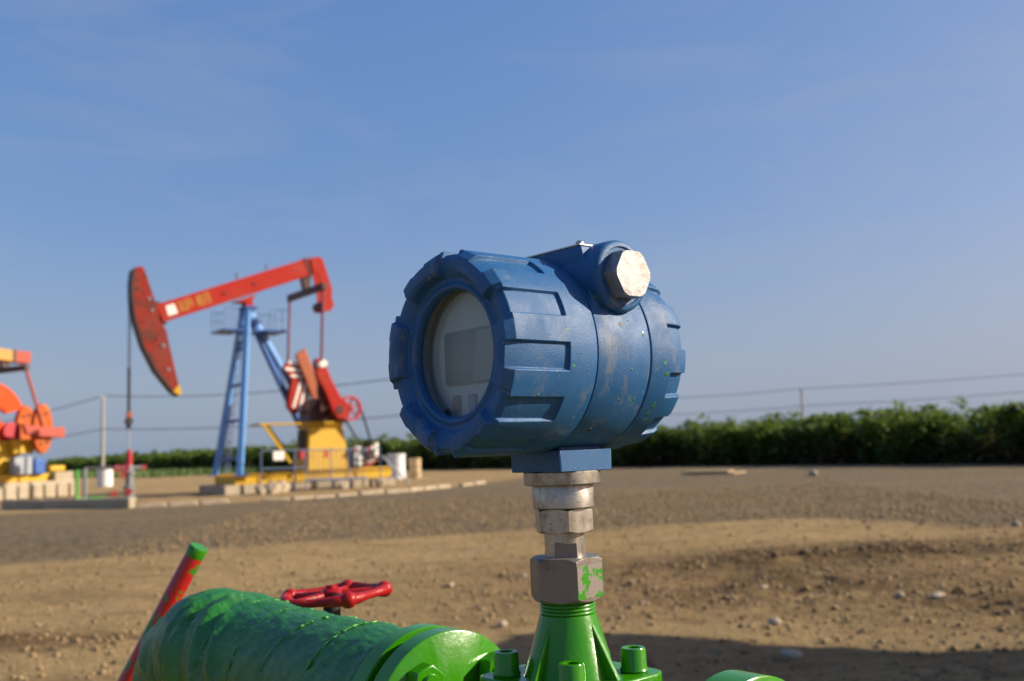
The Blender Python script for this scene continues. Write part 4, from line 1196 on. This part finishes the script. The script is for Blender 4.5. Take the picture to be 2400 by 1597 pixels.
    for (a, s) in ((1.225, .70), (1.78, -.32), (1.225, -.32), (1.78, .70)):
        MB().lathe([(.0019, 0), (.0026, .0006), (.0025, .0016), (.0016, .0026), (0, .003)], 16, Matrix.Translation(H(a, s, 1.0468))).build('rivet', M['steel'], tp)
    # conduit bosses (the far one closed the same way)
    for sgn in (1,):
        F = axis_frame(H(1.50, 0, .715), (1, 0, 0), (0, 0, 1)) if sgn > 0 else axis_frame(H(1.50, 0, .715), (-1, 0, 0), (0, 0, 1))
        # z of F: x cross y = (1,0,0)x(0,0,1) = (0,-1,0) -> +s
        pr = [(.366, .30), (.366, .60), (.366, .80), (.366, .90), (.362, .955), (.350, .985), (.325, 1.0), (.295, 1.003), (.285, .985), (.0, .985)]
        MB().lathe([(a * RD, b * RD) for a, b in pr], 56, F).build('conduit_boss', M['blue'], root, smooth=40)
        hex_solid(.256 * RD, .975 * RD, 1.148 * RD, 0, .0013, .925, F).build('hex_plug', M['plug'], root, smooth=22)
    # small dark screw holes in the middle body
    for (a, th, q) in ((1.482, 14.0, .0016), (1.33, -52, .0017), (1.60, 16.5, .0005)):
        c, d = polar(a, .9875, R_(th)), (polar(a, 1.2, R_(th)) - polar(a, .9, R_(th))).normalized()
        MB().lathe([(q, -.0002), (q * .9, .0002)], 14, axis_frame(c, (1, 0, 0), d.cross(Vector((1, 0, 0))) ) if False else Matrix.Translation(c) @ d.to_track_quat('Z', 'Y').to_matrix().to_4x4()).build('screw_hole', M['blue_in'], root)
    # drips of green paint on the right-hand side
    rr = random.Random(9)
    for (a, th, l, w_) in ((2.05, -34, .0042, .0013), (2.02, -40, .0016, .0012), (2.06, -44.5, .0026, .0013), (2.12, -14, .0020, .0017), (1.78, 9, .0026, .0011), (1.60, -12, .0011, .0010),
                           (1.72, -30, .0014, .0010), (1.70, -32, .001, .0008), (1.52, -27, .0008, .0008), (.98, -13, .0008, .0007), (.42, -27, .0010, .0009), (.88, -4, .0006, .0006), (1.50, -30, .0007, .0007)):
        rad = .987 if a > 1.12 else 1.0
        if a > 1.88: rad = .986
        c = polar(a, rad, R_(th)); nrm = (polar(a, 1.2, R_(th)) - polar(a, .9, R_(th))).normalized()
        tdir = (polar(a, 1, R_(th + 1)) - polar(a, 1, R_(th - 1))).normalized()
        F = axis_frame(c, (tdir + Vector((.25, 0, 0))).normalized(), nrm.cross((tdir + Vector((.25, 0, 0))).normalized()))
        b = MB(); vs_, fs_ = rock_verts((l, w_, .00035), rr.randint(0, 999)); b.add(vs_, fs_, F)
        o = b.build('paint_drip', M['green'], root, smooth=80)
        sb = o.modifiers.new('round', 'SUBSURF'); sb.levels = sb.render_levels = 1
    # square neck block under the housing
    hull([H(a, s, z) for a in (1.5 - .375, 1.5 + .375) for s in (-.375, .375) for z in (-.965, -1.185)], 'neck_block', M['blue'], .0014, 3)
    hull([H(a, s, z) for a in (1.5 - .30, 1.5 + .30) for s in (-.30, .30) for z in (-.85, -.968)], 'neck_pad', M['blue'], .001, 2)
    # stem: collar, sleeve, small hex, neck, big hex nut
    def zz(z): return z - BASE.z
    fcam = math.atan2(-BASE.y, -BASE.x) - ROT       # local direction towards the camera
    MB().lathe([(.0235, zz(1.0345)), (.0239, zz(1.034)), (.0239, zz(1.0270)), (.0235, zz(1.0265)), (.018, zz(1.0265))][::-1], 64).build('collar', M['steel'], root)
    MB().lathe([(.0150, zz(1.0275)), (.0188, zz(1.0272)), (.0191, zz(1.0265)), (.0191, zz(1.0126)), (.0186, zz(1.0121)), (.012, zz(1.0121))][::-1], 64).build('sleeve', M['steel'], root)
    def hexnut(rad, z0, z1, alpha, name, m, ch=.0022, bore=.010):
        return hex_solid(rad, z0, z1, fcam + R_(alpha), ch, .875, None, True).build(name, m, root, smooth=22)
    hexnut(.0190, zz(.9974), zz(1.0118), 9.5, 'small_hex', M['steel'], .0012)
    nk = MB().lathe([(.0125, zz(.9815)), (.0125, zz(.9975))], 48).build('neck', M['steel'], root)
    d = Vector((math.cos(fcam), math.sin(fcam), 0)); e = Vector((-d.y, d.x, 0))
    MB().box(d * .0121 + e * .0005 + Vector((0, 0, zz(.9868))), (.0016, .0138, .0092), rot=Matrix.Rotation(fcam + .02, 3, 'Z')).build('wrench_flat', M['steel_dull'], root, bevel=.0003)
    nut = hexnut(.0229, zz(.9566), zz(.9825), 16.0, 'union_nut', M['steel_dull'], .0020)
    # green paint smeared over the lit face of the nut: a thin skin just proud of it
    a = fcam + R_(46)
    nd = Vector((math.cos(a), math.sin(a), 0)); te = Vector((-nd.y, nd.x, 0))
    c = nd * (.0229 * math.cos(PI / 6) + .00012) + Vector((0, 0, zz(.9685)))
    MB().box(c, (.0003, .0222, .0196), rot=Matrix.Rotation(a, 3, 'Z')).build('paint_smear', M['green_chip'], nut, smooth=0)
    return root
build_transmitter()

# ------------------------------------------------------------------ green flange adapter (cone, ribs, bolts)
def build_adapter():
    z0 = 0.0
    root = empty('flange_adapter', (BASE.x, BASE.y, 0.0), ROT)
    tag(root, 'glossy green cone-shaped flange adapter with socket bolts under the steel nut', 'flange')
    fcam = math.atan2(-BASE.y, -BASE.x) - ROT
    th = []
    z = .9570
    for k in range(4):
        th += [(.0166, z), (.0172, z - .0008), (.0172, z - .0014), (.0163, z - .0020)]; z -= .0022
    pr = th + [(.0172, .9480), (.0178, .9462), (.0182, .945), (.0278, .9130), (.0290, .9118)]
    MB().lathe(pr[::-1], 72).build('cone', M['green'], root, smooth=40)
    # four ribs up the cone
    for al in (-40, 52, 140, 230):
        a = fcam + R_(al)
        d = Vector((math.cos(a), math.sin(a), 0))
        F = axis_frame((0, 0, 0), d, (0, 0, 1))
        MB().prism([(.0150, .9430), (.0188, .9430), (.0365, .9115), (.0200, .9115)], -.0019, .0019, F).build('rib', M['green'], root, bevel=.0007)
    # square plate with its corners left, right, front and back
    hs_ = .0505
    P = []
    rad = .009
    for k in range(4):
        t0 = fcam + R_(90 * k)
        cx, cy = (hs_ - rad * .45) * math.cos(t0), (hs_ - rad * .45) * math.sin(t0)
        for q in (-45, -22, 0, 22, 45):
            P.append((cx + rad * math.cos(t0 + R_(q)), cy + rad * math.sin(t0 + R_(q))))
    MB().prism(P, .878, .9122).build('plate', M['green'], root, smooth=30, bevel=.0012)
    for k in range(4):
        t0 = fcam + R_(90 * k + 1)
        c = Vector((.0388 * math.cos(t0), .0388 * math.sin(t0), .9122))
        T = Matrix.Translation(c)
        bo = MB().lathe([(.0082, 0), (.0088, .0012), (.0078, .0030), (.0077, .0128), (.0070, .0141), (.0050, .0143), (.0040, .0139), (.0040, .0085), (0, .0080)], 32, T).build('socket_bolt', M['green'], root, smooth=40)
        MB().lathe([(.0039, .0082), (0, .0088)], 6, T).build('socket', M['blue_in'], bo, smooth=0)
    # body below, down to the ground
    MB().lathe([(.09, 0), (.09, .03), (.045, .035), (.045, .80), (.055, .82), (.055, .878)], 40).build('riser_pipe', M['green'], root)
    return root
build_adapter()

# ------------------------------------------------------------------ wrapped pipe with its flange
SD = Vector((math.cos(PHI), -math.sin(PHI), 0))     # pipe axis, towards the right and the camera
DC = Vector((-.0493, .6785, .8709))                 # centre of the outer flange face
def build_wrapped():
    root = empty('wrapped_pipe', (DC.x, DC.y, 0), math.atan2(SD.y, SD.x))
    tag(root, 'green painted pipe wrapped in wrinkled cloth with a bolted round flange', 'pipe')
    F = axis_frame((0, 0, DC.z), (0, 1, 0), (0, 0, 1))     # z of F = +x local = SD; x of F = local y (=ax), y = up
    r0 = .060
    MB().lathe([(.0, -.0165), (r0 - .001, -.0165), (r0, -.0155), (r0, -.001), (r0 - .0012, 0), (.0, 0)], 96, F).build('flange', M['green'], root, smooth=40)
    MB().lathe([(r0 * .80, -.024), (r0 * .80, -.0165)], 64, F).build('gasket', M['black'], root)
    MB().lathe([(.02, -.040), (r0 - .001, -.040), (r0, -.039), (r0, -.025), (r0 - .001, -.024), (.02, -.024)], 96, F).build('flange', M['green'], root, smooth=40)
    # nuts and studs on the face; bolt circle about .045
    for k in range(6):
        t = R_(40.2 + 45.8 * 0 + 60 * k) if k else R_(40.2)
        if k == 1: t = R_(128.0)
        elif k > 1: t = R_(128 + 58 * (k - 1))
        c = F @ Vector((.0449 * math.cos(t), .0449 * math.sin(t), 0)) if k == 0 else F @ Vector((.0395 * math.cos(t), .0395 * math.sin(t), 0))
        G = axis_frame(c, (0, 1, 0), (0, 0, 1))
        nt_ = MB().prism([(.0128 * math.cos(R_(60 * q + 20)), .0128 * math.sin(R_(60 * q + 20))) for q in range(6)], .0002, .0115, G).build('nut', M['green'], root, smooth=25, bevel=.0012)
        MB().lathe([(.0068, -.005), (.0068, .0135), (.0060, .0148), (0, .015)], 24, G).build('stud', M['green'], nt_, smooth=40)
    # the cloth wrap: along the pipe, round an elbow and down; helical overlaps, wrinkles, folds
    LS, RE, LD = .338, .055, .34
    LA = RE * PI / 2
    LT = LS + LA + LD
    def frame_at(d):
        if d < LS: return Vector((-.034 - d, 0, DC.z - .002)), 0.0
        if d < LS + LA:
            be = (d - LS) / RE
            return Vector((-.034 - LS - RE * math.sin(be), 0, DC.z - .002 - RE + RE * math.cos(be))), be
        return Vector((-.034 - LS - RE, 0, DC.z - .002 - RE - (d - LS - LA))), PI / 2
    def radius_at(d):
        return   .0522 + .0030 * float(sstep(.02, .33, np.array(d))) + .0010 * math.sin(d * 28)
    PITCHW = .056
    n, m_ = 240, 200
    vs_, fs_ = [], []
    tt = np.linspace(0, 2 * PI, m_, endpoint=False)
    for d in np.linspace(0, LT, n):
        c, be = frame_at(d)
        n2 = Vector((-math.sin(be), 0, math.cos(be)))
        ph = (d / PITCHW - tt / (2 * PI) + 0.06 * np.sin(2 * tt + 40 * d)) % 1.0
        saw = .0030 * np.where(ph < .95, ph / .95, (1 - ph) / .05)
        wr = .0012 * fbm(np.full(m_, d * 70.0) + np.sin(tt) * 2, np.cos(tt) * 3.0 + d * 20, 3)
        wr2 = .0007 * fbm(np.full(m_, d * 190.0) + np.sin(tt) * 5, np.cos(tt) * 7.0 + 3, 3)
        q = 0.0
        for (d0, amp, wd, sk) in ((.225, .0030, .005, .024), (.245, -.0026, .006, .020), (.262, .0030, .005, .016), (.290, -.0024, .005, .014), (.306, .0028, .0045, .012), (.325, .0020, .004, .01), (.352, -.0018, .005, .01), (.375, .0018, .005, .01)):
            q = q + amp * np.exp(-((d - d0 - sk * np.sin(tt + .4)) / wd) ** 2) * (0.35 + 0.65 * sstep(-.2, .7, np.cos(tt - 2.7))) * 1.5
        r_ = radius_at(d) + saw + wr + wr2 + q
        for k in range(m_):
            p = c + Vector((0, 1, 0)) * (r_[k] * math.cos(tt[k])) + n2 * (r_[k] * math.sin(tt[k]))
            vs_.append(tuple(p))
    for i in range(n - 1):
        for q in range(m_):
            q2 = (q + 1) % m_
            fs_.append((i * m_ + q, i * m_ + q2, (i + 1) * m_ + q2, (i + 1) * m_ + q))
    fs_.append(tuple(range((n - 1) * m_, n * m_))); fs_.append(tuple(reversed(range(m_))))
    MB().add(vs_, fs_).build('cloth_wrap', M['wrap'], root, smooth=50)
    # frayed cloth edges: thick paint along each turn of the wrap
    rr = random.Random(4)
    for turn in range(6):
        pts, rs = [], []
        for k in range(201):
            t = R_(-20 + 240 * k / 200)
            d = PITCHW * (turn + .965 + t / (2 * PI))
            for _ in range(3): d = PITCHW * (turn + .965 + t / (2 * PI) - .06 * math.sin(2 * t + 40 * d))
            if not .012 < d < LS: continue
            rad = radius_at(d) + .0028 + rr.uniform(-.0004, .0005)
            c, be = frame_at(d + rr.uniform(-.0006, .0006))
            pts.append((c.x, rad * math.cos(t), c.z + rad * math.sin(t)))
            rs.append((.0017 if turn == 0 else .0010) * max(.08, .45 + 1.1 * float(fbm(np.array(k * .13 + turn * 9.), np.array(turn * 3.3), 2)) + rr.uniform(-.12, .12)))
        if len(pts) > 8:
            MB().tube(pts, rs, 6).build('frayed_edge', M['wrapedge'], root, smooth=80)
    MB().lathe([(.085, 0), (.085, .025), (.05, .03), (.05, .45)], 32, Matrix.Translation((-.034 - LS - RE, 0, 0))).build('down_pipe', M['green'], root)
    # support column under the pipe and the elbow going down at its far end
    MB().lathe([(.07, 0), (.07, .02), (.03, .025), (.03, .825)], 24, Matrix.Translation((-.2, 0, 0))).build('support', M['green'], root)
    MB().tube([(.0, 0, DC.z), (.02, 0, DC.z)], .02, 12).build('face_pad', M['green'], root) if False else None
build_wrapped()

# second flange peeping in at the bottom right
def build_flange2():
    c = Vector((.139, .615, .848))
    root = empty('pipe_flange', (c.x, c.y, 0), math.atan2(SD.y, SD.x))
    tag(root, 'top of a round green pipe flange at the bottom right edge of the picture', 'flange')
    F = axis_frame((0, 0, c.z), (0, 1, 0), (0, 0, 1))
    r0 = .060
    MB().lathe([(0, -.026), (r0 - .001, -.026), (r0, -.025), (r0, -.001), (r0 - .0012, 0), (0, 0)], 96, F).build('disc', M['green'], root, smooth=40)
    for k in range(6):
        t = R_(15 + 60 * k)
        G = axis_frame(F @ Vector((.042 * math.cos(t), .042 * math.sin(t), 0)), (0, 1, 0), (0, 0, 1))
        MB().prism([(.0115 * math.cos(R_(60 * q)), .0115 * math.sin(R_(60 * q))) for q in range(6)], .0002, .010, G).build('nut', M['green'], root, smooth=25, bevel=.001)
    MB().tube([(-.026, 0, c.z), (-.09, 0, c.z)], .036, 32).build('neck_pipe', M['green'], root)
    MB().lathe([(.06, 0), (.06, .02), (.03, .025), (.03, c.z - .03)], 24, Matrix.Translation((-.055, 0, 0))).build('support', M['green'], root)
build_flange2()

# red hand wheel behind the wrapped pipe
def build_wheel():
    c = Vector((-.1775, .95, .9195))
    root = empty('valve_handwheel', (c.x, c.y, 0))
    tag(root, 'red knobbed valve handwheel lying flat behind the wrapped green pipe', 'handwheel')
    T = Matrix.Translation((0, 0, c.z)) @ Euler((R_(-.5), R_(-3.5), R_(10))).to_matrix().to_4x4()
    r0 = .0462
    n = 100
    pts, rs = [], []
    rim = MB()
    for k in range(n + 1):
        t = 2 * PI * k / n
        rr_ = r0 * (1 + .06 * math.cos(5 * t))
        pts.append((rr_ * math.cos(t), rr_ * math.sin(t), 0)); rs.append(.0046 + .0008 * math.cos(5 * t))
    rim.tube(pts, rs, 14, T)
    rim.build('rim', M['redgloss'], root, smooth=60)
    for k in range(5):
        t = 2 * PI * k / 5
        MB().lathe([(0, -.0078), (.0045, -.0066), (.0075, -.0025), (.0078, .0008), (.0062, .005), (.0025, .0072), (0, .0075)], 20, T @ Matrix.Translation((r0 * 1.06 * math.cos(t), r0 * 1.06 * math.sin(t), 0))).build('knob', M['redgloss'], root, smooth=60)
        MB().tube([(.006 * math.cos(t), .006 * math.sin(t), .001), (r0 * math.cos(t), r0 * math.sin(t), 0)], [.0036, .003], 10, T).build('spoke', M['redgloss'], root, smooth=60)
    MB().lathe([(0, -.008), (.009, -.008), (.0098, -.003), (.0098, .004), (.0075, .0065), (.005, .007), (.005, .0095), (0, .010)], 24, T).build('hub', M['redgloss'], root, smooth=40)
    MB().tube([(0, 0, 0), (0, 0, c.z - .008)], .008, 14).build('stem', M['black'], root)
    MB().lathe([(.06, .0), (.06, .5), (.03, .55), (.03, .74), (.014, .78)], 24).build('valve_body', M['green'], root)
build_wheel()

# leaning lever behind the pipe
def build_lever():
    a, b = Vector((-.3555, 1.12, .954)), Vector((-.4355, 1.13, .815))
    d = (b - a).normalized()
    e = a + d * (a.z / -d.z)
    root = empty('leaning_lever', (e.x, e.y, 0))
    tag(root, 'leaning red tube smeared with green paint at its open top', 'lever')
    fr = axis_frame(a - e, d.cross(Vector((0, 1, 0))).normalized(), d.cross(d.cross(Vector((0, 1, 0)))).normalized())
    ln = (a - e).length
    F = Matrix.Translation(a - e) @ d.to_track_quat('Z', 'Y').to_matrix().to_4x4()
    MB().open_lathe([(.0103, .011), (.0103, ln), (.008, ln), (.008, .0)], 28, F).build('tube', M['redlever'], root, smooth=40)
    MB().lathe([(0, -.0006), (.0098, -.0006), (.0105, .0004), (.0105, .009), (.0104, .0115), (.008, .0115)], 28, F).build('green_end', M['green'], root, smooth=40)
build_lever()
